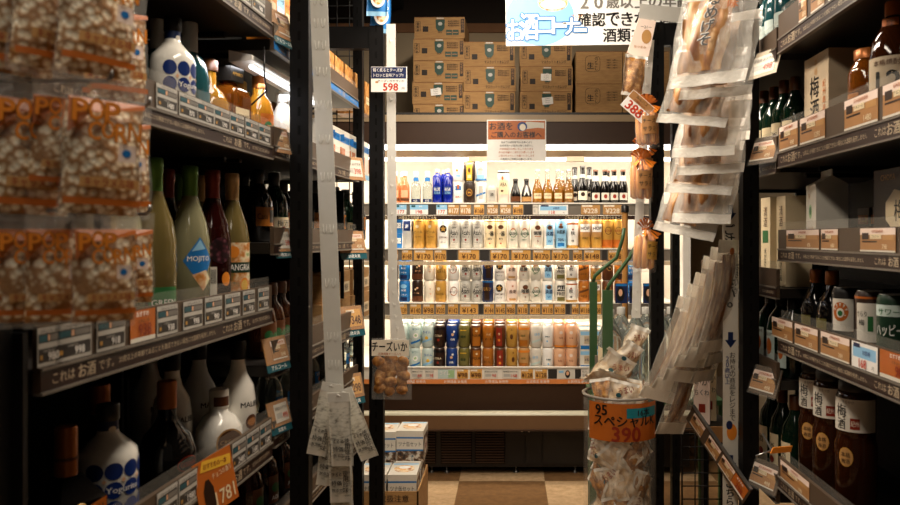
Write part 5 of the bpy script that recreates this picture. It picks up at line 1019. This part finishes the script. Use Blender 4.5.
# dried squid bags on the right post
def squid(seed, w=.165, h=.25, txt=False, mat_='squid'):
    def f():
        o = thing('squid_bag', None, None)
        pillow(w * .66, h * .74, .032, mat_, None, .05, 10, 14, .006, seed, Matrix.Translation((-w * .10, -.002, -h * .12)), None, .15).build('dried_squid', o)
        pillow(w, h, .034, 'film_white', 'seal_white', .11, 14, 18, .0055, seed + 3).build('film', o)
        if txt:
            b = MB(); y = -.034
            b.vtext('するめげそ', w * .04, -h * .0, .038, y + .0006, 'white', .05, 1.02, .10); b.vtext('するめげそ', w * .04 + .001, -h * .0 - .001, .036, y, 'ink', .05, 1.08, .10); b.vtext('旨辛味', w * .30, -h * .01, .030, y, 'dorange', .05, 1.05, .10); b.build('lettering', o)
        return o
    return f
PQ = [Proto(squid(11, .22, .29, True)), Proto(squid(12, .20, .25)), Proto(squid(13, .20, .24)), Proto(squid(14, .19, .26))]
q = [(721, -14, 0, .02, 2.03, 'topmost bag, with black and orange lettering'), (726, 14, 1, .03, 2.08, 'second from top, under the lettered bag'), (712, 46, 2, .16, 2.13, 'third from top, poking out to the side'), (716, 72, 3, .02, 2.18, 'fourth from top'), (718, 94, 1, .0, 2.225, 'fifth from top, mid-height'), (712, 118, 2, .08, 2.27, 'sixth from top'), (715, 142, 3, .04, 2.315, 'seventh from top'), (706, 160, 1, .2, 2.36, 'lowest of the cascade, corner jutting out'), (722, 70, 1, -.02, 2.42, 'rearmost, behind the cascade next to the post')]
for i, (px, py, p, ry_, Y, t) in enumerate(q):
    PQ[p].put(W(px, py, Y), (-.30, ry_, -.70 + .06 * (i % 3)), 'white-backed dried squid bag, ' + t, 'snack bag', 'dried squid bags in the cascade')
def stick(seed):
    def f():
        o = thing('squid_bag', None, None); h, w = .36, .125
        pillow(w * .58, h * .78, .016, 'squid_dark', None, .04, 8, 16, .004, seed, Matrix.Translation((0, 0, -h * .13)), None, -.15, .05).build('dried_squid', o)
        b = MB(); pillow(w, h, .026, 'film_white', 'seal_white', .10, 8, 18, .004, seed + 2, None, b, -.2, .05); b.build('film', o)
        b = MB(); b.ell(0, -.035, .014, .012, -.010, 'dorange', 14); b.vtext('さきいか', .018, -.07, .022, -.02, 'ink', .02); b.build('print', o); return o
    return f
PK = [Proto(stick(31)), Proto(stick(37)), Proto(stick(41))]
for i, (px, py, ry_, rz, Y) in enumerate(((730, 240, .02, .75, 2.37), (723, 248, .08, .7, 2.40), (716, 258, .14, .65, 2.43), (709, 275, .19, .6, 2.47), (702, 287, .24, .55, 2.51), (733, 256, -.02, .85, 2.45), (697, 330, .17, .7, 2.55), (724, 275, .06, .8, 2.50), (692, 300, .29, .5, 2.58))):
    PK[i % 3].put(W(px, py, Y), (.05, ry_, rz), 'narrow dried squid bag fanned out below the cascade, ' + ORD[i] + ' from the post outward', 'snack bag', 'narrow squid bags in the fan')

# vertical sticker strip beside the right post
s = thing('notice_strip', 'white vertical notice strip with black lettering and arrows beside the squid fan', 'sign', W(730.5, 355, 2.40))
b = MB(); b.box(-.024, .024, 0, .002, -.62, .56, 'offwhite'); b.build('strip', s)
b = MB(); k = 2.40 / F
for base in (205, 332, 455):
    zc = (355 - base) * k
    if -.58 < zc - .02: b.prism([(-.008, zc), (.008, zc), (.008, zc - .025), (.018, zc - .025), (0, zc - .05), (-.018, zc - .025), (-.008, zc - .025)], -.0012, -.0006, 'navy')
b.vtext('ご注文は下さい。', -.002, (355 - 224) * k, .034, -.001, 'ink', .05, 1.0); b.vtext('お持ちの商品をレジまで', .006, (355 - 352) * k, .018, -.001, 'dgrey', .01, 1.1); b.vtext('20歳以上', -.010, (355 - 356) * k, .016, -.001, 'royal', .01); b.ell(.004, (355 - 432) * k, .016, .026, -.001, 'orange'); b.ell(-.004, (355 - 425) * k, .010, .014, -.0014, 'navy'); b.vtext('はこちら', -.002, (355 - 470) * k, .026, -.001, 'ink', .03, 1.1); b.build('lettering', s)
for i, (px, w_, c, t) in enumerate(((702, .055, 'pinkw', 'pale pack with red round mark behind the notice strip'), (713, .05, 'cream', 'cream pack with dark lettering beside the notice strip'))):
    b = carton_pack(w_, .04, .26, c, [('r', 'dred', -.01, .012, .04, .07), ('t', 'ink', '珍味', 0, .2, .03), ('t', 'dgrey', 'いか', 0, .15, .03), ('t', 'dgrey', 'ちくわ', 0, .11, .02)]); b.location = ((px - CX) * 2.66 / F, 2.66 + .05 * i, .63); b.rotation_euler = (0, 0, -.3); tag(b, t, 'pack')
b = MB(); b.box(-.1, .0, -.10, .10, .600, .625, 'shelf_metal'); b.box(-.1, .0, -.108, -.10, .58, .632, 'kraft')
for x in (-.09, -.02): b.box(x, x + .015, -.02, .02, 0, .60, 'steel_black')
b = b.build('snack_stand', None, (.78, 2.70, 0)); tag(b, 'low dark stand carrying the pale packs behind the squid fan', 'stand')
# diagonal price rail near the floor
s = thing('price_rail', 'slanting price rail with orange cards low behind the squid fan', 'price rail', W(717, 452, 2.42)); s.rotation_euler = (0, .62, -1.15)
b = MB(); b.box(-.17, .17, 0, .004, -.035, .03, 'rail_brown'); b.box(-.17, .17, -.006, .004, .03, .035, 'wire'); b.build('rail', s)
for i, x in enumerate((-.115, -.02, .06, .13)): card_mesh('orange' if i == 3 else 'brown', .068, .045, '298').build('price_insert', s, (x, -.001, -.003))

# ------------------------------------------------------------------ plastic hanging strips
def hang_strip(name, label, pts, w, Y, uu=True, flare=None):
    P = [W(a, c, Y) for a, c in pts]; o = thing(name, label, 'hanging strip', P[0])
    b = MB(); n = len(P)
    vs = []; q = []
    for k in range(24):
        t = k / 23 * (n - 1); i = min(int(t), n - 2); p = P[i].lerp(P[i + 1], t - i) - P[0]; q.append(p)
        ww = w / 2 + (flare * max(0, k / 23 - .72) if flare else 0)
        vs += [(p.x - ww, -.001, p.z), (p.x + ww, -.001, p.z), (p.x + ww, .001, p.z), (p.x - ww, .001, p.z)]
    fs = [(k * 4 + i, k * 4 + (i + 1) % 4, k * 4 + 4 + (i + 1) % 4, k * 4 + 4 + i) for k in range(23) for i in range(4)] + [(0, 1, 2, 3), (95, 94, 93, 92)]
    b.add(vs, fs, 'strip_plastic'); b.build('strip', o)
    L = -q[-1].z; m_ = int(L / .085)
    b = MB()
    for k in range(m_):
        t = (k + .6) / m_ * 23; i = min(int(t), 22); p = q[i].lerp(q[i + 1], t - i)
        for dx in (-.009, .009):
            if uu: b.tube([(p.x + dx - .005, -.002, p.z + .012), (p.x + dx - .004, -.003, p.z - .006), (p.x + dx, -.003, p.z - .011), (p.x + dx + .004, -.003, p.z - .006), (p.x + dx + .005, -.002, p.z + .012)], .0011, 'strip_emboss', 5)
        if not uu: b.tube([(p.x - .004, -.002, p.z + .008), (p.x, -.003, p.z - .006), (p.x + .004, -.002, p.z + .004)], .0011, 'strip_emboss', 5)
    b.build('hook_tabs', o); return o
hang_strip('hanging_strip', 'wide pale plastic clip strip with paired hook tabs by the black post', [(318.5, -12), (321, 60), (326, 170), (333, 345), (336, 420)], .046, 2.00)
hang_strip('hanging_strip', 'narrow pale plastic clip strip beside the frame with the price sign', [(391, 24), (391.5, 160), (393, 290), (399, 345)], .034, 2.84, False, .05)
hang_strip('hanging_strip', 'clear plastic clip strip inside the orange snack garland', [(650, 40), (645, 110), (638, 240), (636, 318)], .032, 2.83, False)
# grey printed packets hanging from the strip
def packet(seed, w=.058, h=.165):
    def f():
        o = thing('snack_packet', None, None); b = pillow(w, h, .010, 'newsprint', 'offwhite', .06, 8, 12, .0016, seed); b.build('packet', o)
        b = MB(); b.vtext('徳用珍味', w * .3, -h * .55, .014, -.0085, 'dgrey', .02, 1.05); b.text('するめ', -w * .1, -h * .60, .010, -.0085, 'dgrey', .02, w * .5); b.text('特価', -w * .12, -h * .72, .013, -.0085, 'dgrey', .03, w * .5); b.text('無添加', -w * .1, -h * .82, .010, -.0085, 'dgrey', .02, w * .5); b.build('print', o)
        b = MB(); b.box(-w * .5, w * .5, -.0012, .0012, 0, .024, 'strip_emboss'); b.tube([(-.005, -.002, .014), (0, -.002, .019), (.005, -.002, .014)], .0016, 'white', 6); b.build('header', o); return o
    return f
PH = [Proto(packet(51)), Proto(packet(52, .055, .19)), Proto(packet(53, .05, .17))]
for i, (px, py, k, ry_, Y, t) in enumerate(((339, 402, 0, -.05, 1.94, 'front one on the clip strip'), (338, 430, 1, -.03, 1.975, 'second one hanging straight below'), (330, 392, 2, .22, 1.99, 'swung out towards the tall post'), (346, 398, 2, -.38, 1.995, 'swung out towards the price sign frame'), (334, 415, 1, .12, 2.01, 'rear one by the post'), (341, 475, 0, -.04, 2.0, 'lowest one at the bottom'))):
    PH[k].put(W(px, py, Y), (.03, ry_, .1 * (i % 3 - 1)), 'grey printed snack packet, ' + t, 'snack packet', 'grey snack packets')

# price sign 598, cheese snack bag, blue snack packs above
s = thing('price_sign', 'navy and white price sign reading 598 in brown digits', 'sign', W(389, 79.3, 2.80)); w2, h2 = 18 * 2.8 / F, 12.6 * 2.8 / F
b = MB(); b.box(-w2, w2, 0, .002, -h2, h2, 'white'); b.build('board', s)
b = MB(); b.rect(-w2 + .001, w2 - .003, .003, h2 - .002, -.0006, 'navy'); b.text('軽く炙るとチーズが', -.004, .034, .014, -.0012, 'white', .02, .11); b.text('トロッと旨味アップ!!', -.002, .015, .013, -.0012, 'white', .02, .11); b.text('チーズいかやきいか', .008, -.006, .010, -.0006, 'dgrey', .01, .1); b.text('598', .006, -.028, .028, -.0008, 'red', .05, .085); b.text('円', .052, -.034, .010, -.0006, 'dgrey'); b.rect(-.05, -.04, -.014, -.007, -.0006, 'tan'); b.build('lettering', s)
s = thing('cheese_squid_bag', 'clear bag of brown cheese squid pieces with white header card', 'snack bag', W(392, 338, 2.78), -.05)
rnd = random.Random(4); w = .148
b = MB()
for k in range(15):
    x, z, rr = (-.042, 0, .042)[k % 3] + rnd.uniform(-.012, .012), -.082 - (k // 3) * .026 + rnd.uniform(-.006, .006), rnd.uniform(.020, .028)
    T = Matrix.Translation((x, rnd.uniform(-.004, .006), z)) @ Matrix.Rotation(rnd.uniform(0, 3), 4, 'Y') @ Matrix.Diagonal((1.15, .55, .9, 1))
    b.lathe([(.001, -rr), (rr * .7, -rr * .7), (rr, 0), (rr * .7, rr * .7), (.001, rr)], 'nugget', 10, T=T)
b.build('cheese_squid_pieces', s)
pillow(w, .225, .042, 'film', 'film', .08, 12, 14, .003, 61).build('film', s)
b = MB(); b.box(-w * .47, w * .45, -.024, -.023, -.062, -.004, 'ivory'); b.text('チーズいか', -.004, -.027, .036, -.0246, 'ink', .05, .13); b.text('北海道産チーズ入り', -.004, -.054, .009, -.0246, 'dorange', .01, .12); b.build('header_card', s)
def bluepack():
    o = thing('snack_pack', None, None); pillow(.075, .20, .022, 'blue', 'lblue', .08, 8, 12, .002, 71).build('packet', o); b = MB(); b.ell(0, -.07, .028, .04, -.0145, 'food_art'); b.ell(.004, -.14, .026, .032, -.0145, 'white'); b.ell(.004, -.14, .018, .022, -.015, 'food_art'); b.text('とろ〜り', 0, -.11, .014, -.0155, 'white', .02, .06); b.build('print', o); return o
PBL = Proto(bluepack)
for i, (px, py, Y) in enumerate(((377, -38, 2.81), (379, -62, 2.835), (382, -20, 2.86))): PBL.put(W(px, py, Y), (0, .02 * i, .1), 'blue snack pack hanging above the price sign, ' + ('front', 'middle', 'rear')[i] + ' one', 'snack pack', 'blue snack packs')

# orange snack garland
def garl(txt):
    def f():
        o = thing('sausage_pack', None, None); rnd = random.Random(5 + txt); b = MB()
        for k in range(7): a = k * 2 * PI / 6; x, y = (.024 * math.cos(a), .020 * math.sin(a)) if k < 6 else (0, 0); b.lathe([(.003, -.145), (.0105, -.138), (.0115, -.095), (.0105, -.05), (.003, -.042)], 'sausage', 8, T=Matrix.Translation((x, y, 0)))
        b.build('sausages', o)
        b = MB(); b.lathe([(.037, -.155), (.038, -.09), (.033, -.05), (.016, -.028), (.010, -.02)], 'film', 16, cap0=True, cap1=False); b.build('film', o)
        b = MB()
        for k in range(11):
            a = -1.1 + 2.2 * k / 10; d = .004 * (-1) ** k; b.add([(0, d, -.022), (.034 * math.sin(a) - .004, d, -.022 + .034 * math.cos(a)), (.036 * math.sin(a + .1) , -d, -.022 + .036 * math.cos(a + .1)), (.034 * math.sin(a + .2), d, -.022 + .034 * math.cos(a + .2))], [(0, 1, 2, 3)], 'dorange')
        for k in range(9):
            a = -1 + 2 * k / 8; d = .005 * (-1) ** k; b.add([(.006 * math.sin(a), -.012 + d, -.02), (.040 * math.sin(a), -.026 + d, -.022 - .034 * math.cos(a)), (.040 * math.sin(a + .22), -.026 - d, -.022 - .034 * math.cos(a + .22))], [(0, 1, 2)], 'orange')
        b.lathe([(.011, -.026), (.012, -.022), (.011, -.018)], 'dorange', 12); b.build('ribbon', o)
        b = MB(); b.cpatch(.0385, -.022, .024, -.115, -.06, 'kraft' if not txt else 'gold'); b.ctext('チーズ', .039, 0, -.075, .014, 'ink', .03, .04); b.ctext('サラミ', .039, 0, -.10, .014, 'ink', .03, .04); b.build('label', o); o.scale = (1.2, 1.2, 1.18); return o
    return f
PGA = [Proto(garl(0)), Proto(garl(1))]
for i, (px, py, Y, t) in enumerate(((646, 98, 2.77, 'uppermost, beside the 388 card'), (641, 152, 2.77, 'middle one'), (642, 140, 2.86, 'rear one by the post'), (646, 222, 2.77, 'lowest, with black lettered label'))):
    PGA[1 if i == 3 else 0].put(W(px, py, Y), (0, .04 * (i - 1), .2 * i), 'orange ribboned snack sausage pack, ' + t, 'snack pack', 'orange snack garland')
s = thing('price_sign', 'small tilted price card reading 388 in red digits', 'sign', W(637, 107, 2.74)); s.rotation_euler = (0, .72, 0); s.scale = (.88, 1, .88)
b = MB(); b.box(-.058, .058, 0, .002, -.038, .045, 'white'); b.build('board', s)
b = MB(); b.rect(-.056, .056, .010, .043, -.0006, 'kraft'); b.text('カルパス', 0, .032, .013, -.001, 'dbrown', .01, .1); b.text('お徳用パック', 0, .017, .009, -.001, 'dred', .01, .1); b.text('388', -.002, -.014, .040, -.0008, 'red', .05, .10); b.build('lettering', s)
# header cards and foil bags above the garland
s = thing('snack_bag', 'grey-headed snack bag hanging at the top of the frame', 'snack bag', W(663, 6, 2.81)); s.rotation_euler = (0, .10, 0)
b = MB(); b.box(-.085, .075, -.001, .001, -.055, 0, 'silverp'); b.build('header', s)
b = MB(); b.prism([(-.085, -.055), (-.02, -.058), (-.035, -.19), (-.075, -.21), (-.115, -.185)], -.004, .004, 'pinkw'); b.text('ー21ー', -.055, -.085, .010, -.0045, 'dgrey', .01, .05); b.ell(-.05, -.12, .018, .026, -.0045, 'tan'); b.text('おつまみ', -.07, -.16, .010, -.0045, 'tan', .01, .05); b.build('bag_body', s)
s = thing('foil_snack_bag', 'crinkled foil snack bag of brown bits beside the hanging sign', 'snack bag', W(636, 58, 2.78)); s.rotation_euler = (0, .1, .2)
pillow(.075, .13, .03, 'nugget', None, .06, 8, 10, .003, 81).build('bits', s); pillow(.085, .15, .04, 'film', 'seal_white', .1, 8, 12, .004, 82, Matrix.Translation((0, 0, .01))).build('film', s)

# hanging alcohol corner sign
Ys = 3.5; k = Ys / F
s = thing('hanging_sign', 'large white hanging sign with blue oval for the alcohol corner', 'sign', W(590, 0, Ys)); s.rotation_euler = (0, -.012, 0)
x0, x1, zb_, zt_ = (505.5 - 590) * k, (690 - 590) * k, -45 * k, .20
b = MB(); b.box(x0, x1, 0, .006, zb_, zt_, 'sign_white'); b.build('board', s)
b = MB(); b.ell((540 - 590) * k, -16 * k, 34 * k, 29 * k, -.0006, 'skyb', 40); b.ell((553 - 590) * k, -2 * k, 15 * k, 9 * k, -.0010, 'food_art', 20); b.ell((553 - 590) * k, -4 * k, 13 * k, 5 * k, -.0013, 'pinkw', 20); b.text('ぱくぱく', (577 - 590) * k, -16 * k, .018, -.001, 'orange', .02, .05); b.build('picture', s)
b = MB()
for i, (ch, px, py, hh) in enumerate((('お', 515.5, 29, 21), ('酒', 529, 26, 27), ('コ', 546, 25, 17), ('ー', 560, 25, 5), ('ナ', 571, 26, 17), ('ー', 580, 30, 4))):
    h = hh * k; x, z = (px - 590) * k, -py * k
    [b.text(ch, x + .006 * math.cos(q_ * PI / 4), z + .006 * math.sin(q_ * PI / 4), h, -.0016 - q_ * .00005, 'blue', .04, .085 if ch != 'ー' else .06) for q_ in range(8)]; b.text(ch, x, z, h, -.0026, 'white', .06, .085 if ch != 'ー' else .06)
for t, cx_, py, hh, c in (('20歳以上の年齢が', 630, 2, 14, 'grey'), ('確認できない場合は', 645, 19.5, 14.5, 'ink'), ('酒類を販売しません', 670, 35.5, 14.5, 'ink')):
    h = hh * k; n = len(t); xs = {2: 577, 19.5: 577, 35.5: 602}[py]
    for i, ch in enumerate(t):
        px = xs + 7.2 + i * 14.2
        if px < 688: b.text(ch, (px - 590) * k, -py * k, h * .95, -.001, c, .05, h * .95)
b.build('lettering', s)
for x in (-.25, .30):
    b = MB(); b.tube([(x, .003, zt_), (x, .003, 3.0 - s.location.z - .001)], .002, 'wire', 6); b.build('hanging_wire', s)

# ------------------------------------------------------------------ bin of snack bags
Yb2 = 2.72; xb = (619.5 - CX) * Yb2 / F; rb = 36 * Yb2 / F
s = thing('snack_bin', 'clear round bin filled with crumpled snack bags beside the green trolley', 'bin', (xb, Yb2, 0)); zt2 = EYE - (392 - 237) * Yb2 / F
b = MB(); n = 32
b.lathe([(rb - .004, .012), (rb, .012), (rb + .002, zt2 - .05), (rb + .003, zt2), (rb - .003, zt2), (rb - .004, .012)], 'acrylic', n, cap0=False, cap1=False); b.lathe([(rb, 0), (rb, .012)], 'acrylic', n); b.build('shell', s)
b = MB(); b.lathe([(rb + .004, zt2 - .006), (rb + .006, zt2), (rb - .004, zt2 + .002), (rb - .005, zt2 - .006)], 'rail_grey', n, cap0=False, cap1=False); b.build('rim', s)
pz0, pz1 = EYE - (442 - 237) * (Yb2 - rb) / F, EYE - (404 - 237) * (Yb2 - rb) / F; r = rb + .004; hh = pz1 - pz0
b = MB(); b.cpatch(r, -.14, .14, pz0, pz1, 'dorange', 20); b.cpatch(r + .0006, .005, .135, pz0 + hh * .62, pz0 + hh * .88, 'teal', 10); b.ctext('95', r + .0012, -.085, pz0 + hh * .82, .036, 'ink', .05); b.ctext('16本', r + .0012, .07, pz0 + hh * .76, .026, 'ink', .05); b.ctext('スペシャルK', r + .0012, .005, pz0 + hh * .53, .038, 'ink', .05, .25); b.ctext('390', r + .0012, .005, pz0 + hh * .2, .052, 'dred', .05, .25); b.build('price_poster', s)
GBN = 'crumpled snack bags in the bin'
def binbag(seed, w, h, m='crumpled', mark=True, up=0):
    def f():
        o = thing('snack_bag', None, None); k_ = .7 if up else 1; pillow(w * .9, h * .84, .035 * k_, m, None, .06, 10, 12, .006 * k_, seed, Matrix.Translation((0, 0, -h * .08 + up * h))).build('contents', o); pillow(w, h, .045 * k_, 'film', 'seal_white', .07, 10, 12, .006 * k_, seed + 1, Matrix.Translation((0, 0, up * h))).build('film', o)
        if mark: b = MB(); b.text('うまい', w * .1, -h * .2 + up * h, .026, -.028 * k_, 'dred', .03, w * .5, rot=.5); b.ell(-.01, -h * .38 + up * h, .010, .008, -.028 * k_, 'dteal', 12); b.build('print', o)
        return o
    return f
PN = [Proto(binbag(91, .13, .17)), Proto(binbag(93, .12, .16)), Proto(binbag(95, .11, .15, 'crumpled', False)), Proto(binbag(97, .075, .16))]
PV = [Proto(binbag(191, .105, .125, 'crumpled', True, .5)), Proto(binbag(193, .11, .12, 'crumpled', False, .5)), Proto(binbag(195, .10, .13, 'nugget', False, .5))]
rnd = random.Random(12); cnt = 0
for (dx, dy, z, rx, ry_, rz, p, t) in ((-.02, -.05, .80, 1.15, .35, .2, 0, 'lying over the rim on the green trolley side'), (.01, -.03, .86, .55, .55, .1, 1, 'leaning in middle of the heap top'), (.075, .0, .96, .2, .35, -.1, 3, 'standing upright with red mark'), (.055, -.02, .90, .35, .6, .2, 3, 'second upright with red mark'), (.0, .05, .84, .9, -.3, .5, 2, 'lying flat at rear of the heap top'), (.06, .06, .82, .6, .2, 1.2, 1, 'at rear of heap by the black frame'), (.0, .0, .81, 1.25, -.35, .8, 2, 'crosswise on heap top')):
    PN[p].put((xb + dx, Yb2 + dy, z), (rx, ry_, rz), 'crumpled pale snack bag ' + t, 'snack bag', GBN)
lv = 0
for j, z in enumerate((.20, .30, .40, .50, .60, .70)):
    for i in range(4):
        a = -PI / 2 + (i - 1.5) * .72 + (.25 if j % 2 else -.1); R_ = rb - .042
        PV[(i + j) % 3].put((xb + R_ * math.cos(a), Yb2 + R_ * math.sin(a), z + .02), (rnd.uniform(-.08, .08), rnd.choice((-1, 1)) * rnd.uniform(.2, 1.3), a + PI / 2), f'crumpled snack bag pressed inside the bin wall, tier {ORD[j]} from below, {ORD[i]} around', 'snack bag', GBN)

# ------------------------------------------------------------------ green trolley with clear bottles
s = thing('bottle_trolley', 'green tubular trolley rack holding large clear bottles', 'trolley', (0, 3.3, 0)); Yt = 3.30
for j, px in enumerate((593.3, 607.5)):
    Yj = Yt - .16 * j
    p = [W(px, 470, Yj), W(px, (282, 290)[j], Yj), W(px + 1.5, (276, 285)[j], Yj), W(px + 9, (269, 275)[j], Yj), W(px + 23, (258, 256)[j], Yj), W(px + 29, (240, 244)[j], Yj), W(px + 31, (228, 236)[j], Yj)]
    b = MB(); b.tube([(v.x, v.y - 3.3, v.z) for v in p[1:]], .008, 'green_paint', 10); b.build('curved_handle', s)
    b = MB(); w3 = .021 if j else .016; v = p[1]; b.box(v.x - w3, v.x + w3, v.y - 3.3 - .012, v.y - 3.3 + .012, 0, v.z, 'green_paint'); b.build('upright', s)
zp = .60
b = MB(); b.box(.36, .90, -.14, .22, zp - .02, zp, 'green_paint'); b.box(.36, .90, -.145, -.137, zp, zp + .10, 'acrylic'); b.build('platform', s)
b = MB()
for x in (.37, .88):
    for y in (-.13, .2): b.box(x, x + .018, y, y + .018, 0, zp - .02, 'green_paint')
b.build('legs', s)
b = MB(); b.box(.36, .376, -.16, -.15, zp + .02, zp + .19, 'rail_grey'); b.prism([(.372, .83), (.43, .80), (.43, .62), (.372, .66)], -.165, -.162, 'cream'); b.text('地酒', .40, .74, .03, -.1655, 'brown', .01); b.build('sign_plate', s)
PCB = Proto(lambda: bottle('large_bottle', [(.045, 0), (.052, .008), (.052, .24), (.047, .27), (.026, .32), (.017, .335), (.017, .36)], 'water_glass', [('cap', lat([(.019, .34), (.019, .368), (.017, .37)], 'silverp'))]))
for i, (x, y) in enumerate(((.435, -.06), (.545, -.06), (.655, -.06), (.765, -.06), (.50, .06), (.61, .06), (.72, .06))): PCB.put((x, 3.3 + y, zp + .0005), 0, 'large clear bottle on the green trolley, ' + (ORD[i] + ' of the front row' if i < 4 else ORD[i - 4] + ' of the rear row'), 'bottle', 'clear bottles on the trolley')
for i, px in enumerate((622, 636, 650)):
    b = MB(); b.box(-.027, .027, 0, .004, 0, .09, 'navy'); b.ell(-.004, .042, .019, .034, -.0006, 'ink', 20); b.ell(-.004, .048, .009, .016, -.0012, 'peach', 16); b.rect(-.025, .025, .078, .088, -.0006, 'blue'); o = b.build('picture_card', None, ((px - CX) * 3.42 / F, 3.44, zp + .36 + .02)); tag(o, 'blue picture card standing behind the clear bottles, ' + ORD[i] + ' along', 'card', 'blue picture cards')
    b = MB(); b.box(-.003, .003, .004, .008, -.378, .02, 'wire'); b.build('stake', o)
s = thing('wooden_pole', 'wooden pole with black cap standing by the trolley', 'pole', ((625 - CX) * 3.57 / F, 3.57, 0))
zc = EYE + (237 - 206) * 3.57 / F
b = MB(); b.lathe([(.014, 0), (.014, zc - .03)], 'wood', 12); b.build('shaft', s)
b = MB(); b.lathe([(.019, zc - .03), (.019, zc), (.016, zc + .003)], 'ink', 12); b.build('cap', s)

# ------------------------------------------------------------------ tray of drink packs on the floor
Yp = 3.36; kx = Yp / F
s = thing('cardboard_tray', 'open cardboard tray of drink packs on the floor by the case', 'tray', (0, 0, 0)); zt3 = .215
xa, xe, ya, ye = -.64, -.375, 3.18, 3.56
b = MB(); b.box(xa, xe, ya, ye, 0, .012, 'cardboard')
for a in ((xa, xe, ya, ya + .006), (xa, xe, ye - .006, ye), (xa, xa + .006, ya, ye), (xe - .006, xe, ya, ye)): b.box(*a, .012, zt3, 'cardboard')
b.build('box', s)
b = MB(); b.text('取扱注意', (xa + xe) / 2 + .03, zt3 - .03, .03, ya - .0006, 'box_ink', .02); b.build('print', s)
def sixp():
    o = thing('drink_pack', None, None); w, d, h = .12, .165, .134; b = MB(); b.box(-w / 2, w / 2, -d / 2, d / 2, 0, h, 'tin_art'); b.box(-w / 2 - .0003, w / 2 + .0003, -d / 2 - .0003, d / 2 + .0003, h * .78, h + .0003, 'offwhite'); b.build('wrapper', o)
    b = MB(); b.rect(-w / 2, w / 2, .050, .10, -d / 2 - .0004, 'offwhite'); b.rect(-w / 2, w / 2, .045, .052, -d / 2 - .0006, 'blue'); b.rect(-w / 2, w / 2, .10, .107, -d / 2 - .0006, 'blue'); b.text('ツナ缶セット', 0, .076, .022, -d / 2 - .0006, 'dgrey', .01, .1); b.text('NET 80g', .0, .03, .014, -d / 2 - .0006, 'grey', .01, .09)
    T = Matrix.Rotation(PI / 2, 4, 'Z'); b.ell(0, .05, .045, .035, -w / 2 - .0006, 'offwhite', 20, T); b.text('FISH', 0, .05, .026, -w / 2 - .001, 'dred', .05, T=T)
    b.build('print', o)
    b = MB(); R_ = Matrix.Rotation(-PI / 2, 4, 'X'); b.ell(0, 0, .045, .05, -h - .0008, 'food_art', 20, R_); b.ell(0, .02, .025, .02, -h - .0011, 'white', 16, R_); b.rect(-.055, .055, .058, .075, -h - .0008, 'lblue', R_); b.build('top_picture', o); return o
PX = Proto(sixp)
for i, (x, y, z, t) in enumerate(((-.572, 3.275, .0125, 'lower one at the front corner'), (-.446, 3.275, .0125, 'lower one at the front by aisle'), (-.572, 3.45, .0125, 'lower one at the rear'), (-.446, 3.45, .0125, 'lower one at the rear by aisle'), (-.572, 3.275, .147, 'second tier at front corner'), (-.446, 3.275, .147, 'second tier at front by aisle'), (-.572, 3.45, .147, 'second tier at the rear'), (-.446, 3.45, .147, 'second tier at the rear by aisle'), (-.560, 3.45, .2815, 'top one standing highest'), (-.436, 3.47, .2815, 'third tier at rear by aisle'))):
    PX.put((x, y, z), (0, 0, .02 * (i % 3 - 1)), 'white pack of tins in the floor tray, ' + t, 'pack', 'packs in the floor tray')

# ------------------------------------------------------------------ lights
def area(name, loc, rot, sx, sy, pw, col):
    d = bpy.data.lights.new(name, 'AREA'); d.shape = 'RECTANGLE'; d.size = sx; d.size_y = sy; d.energy = pw; d.color = col
    o = bpy.data.objects.new(name, d); COL.objects.link(o); o.location = loc; o.rotation_euler = rot; return o
WARM = (1, .86, .70)
for i, (x, y, zl) in enumerate(((-.12, 1.0, 2.43), (-.05, 2.45, 2.43), (-.2, -.5, 2.43), (.0, 2.95, 2.9))):  # the high lamp is added to brighten the cartons and back wall
    s = thing('ceiling_lamp', ('near', 'far', 'rear', 'high')[i] + ' fluorescent ceiling lamp over the aisle, out of view above', 'lamp', (x, y, zl))
    b = MB(); b.box(-.09, .09, -.45, .45, .04, .095, 'white'); b.build('housing', s)
    b = MB(); b.tube([(0, 0, .06), (0, 0, 2.999 - zl)], .008, 'white'); b.build('rod', s)
    b = MB(); b.lathe([(.014, -.43), (.014, .43)], 'led', 10, T=Matrix.Rotation(PI / 2, 4, 'X')); b.build('tube', s)
    area('aisle_light', (x, y, zl - .03), (0, 0, 0), .2, .9, (12, 27, 4.5, 34)[i], WARM)
xm = (XL + XR) / 2; LW = XR - XL - .2
CW = (1, .86, .68)
area('case_top_light', (xm, Yc + .21, 1.695), (math.radians(38), 0, 0), LW, .04, 6, CW)
area('case_front_light', (xm, Yc + .02, 1.735), (math.radians(8), 0, 0), LW, .03, 4, CW)
for i in range(3): area('shelf_light_strip', (xm, Yf + .02, SH[i][0] - .036), (math.radians(30), 0, 0), LW, .02, (13, 13, 8)[i], CW)
area('bay_light', (LX(2.02, .05), 2.02, 1.690), (0, 0, LROT), .6, .03, .8, (.95, .95, 1))
w = bpy.data.worlds.new('world'); S.world = w; w.use_nodes = True
w.node_tree.nodes['Background'].inputs[0].default_value = (1, .82, .62, 1); w.node_tree.nodes['Background'].inputs[1].default_value = .03
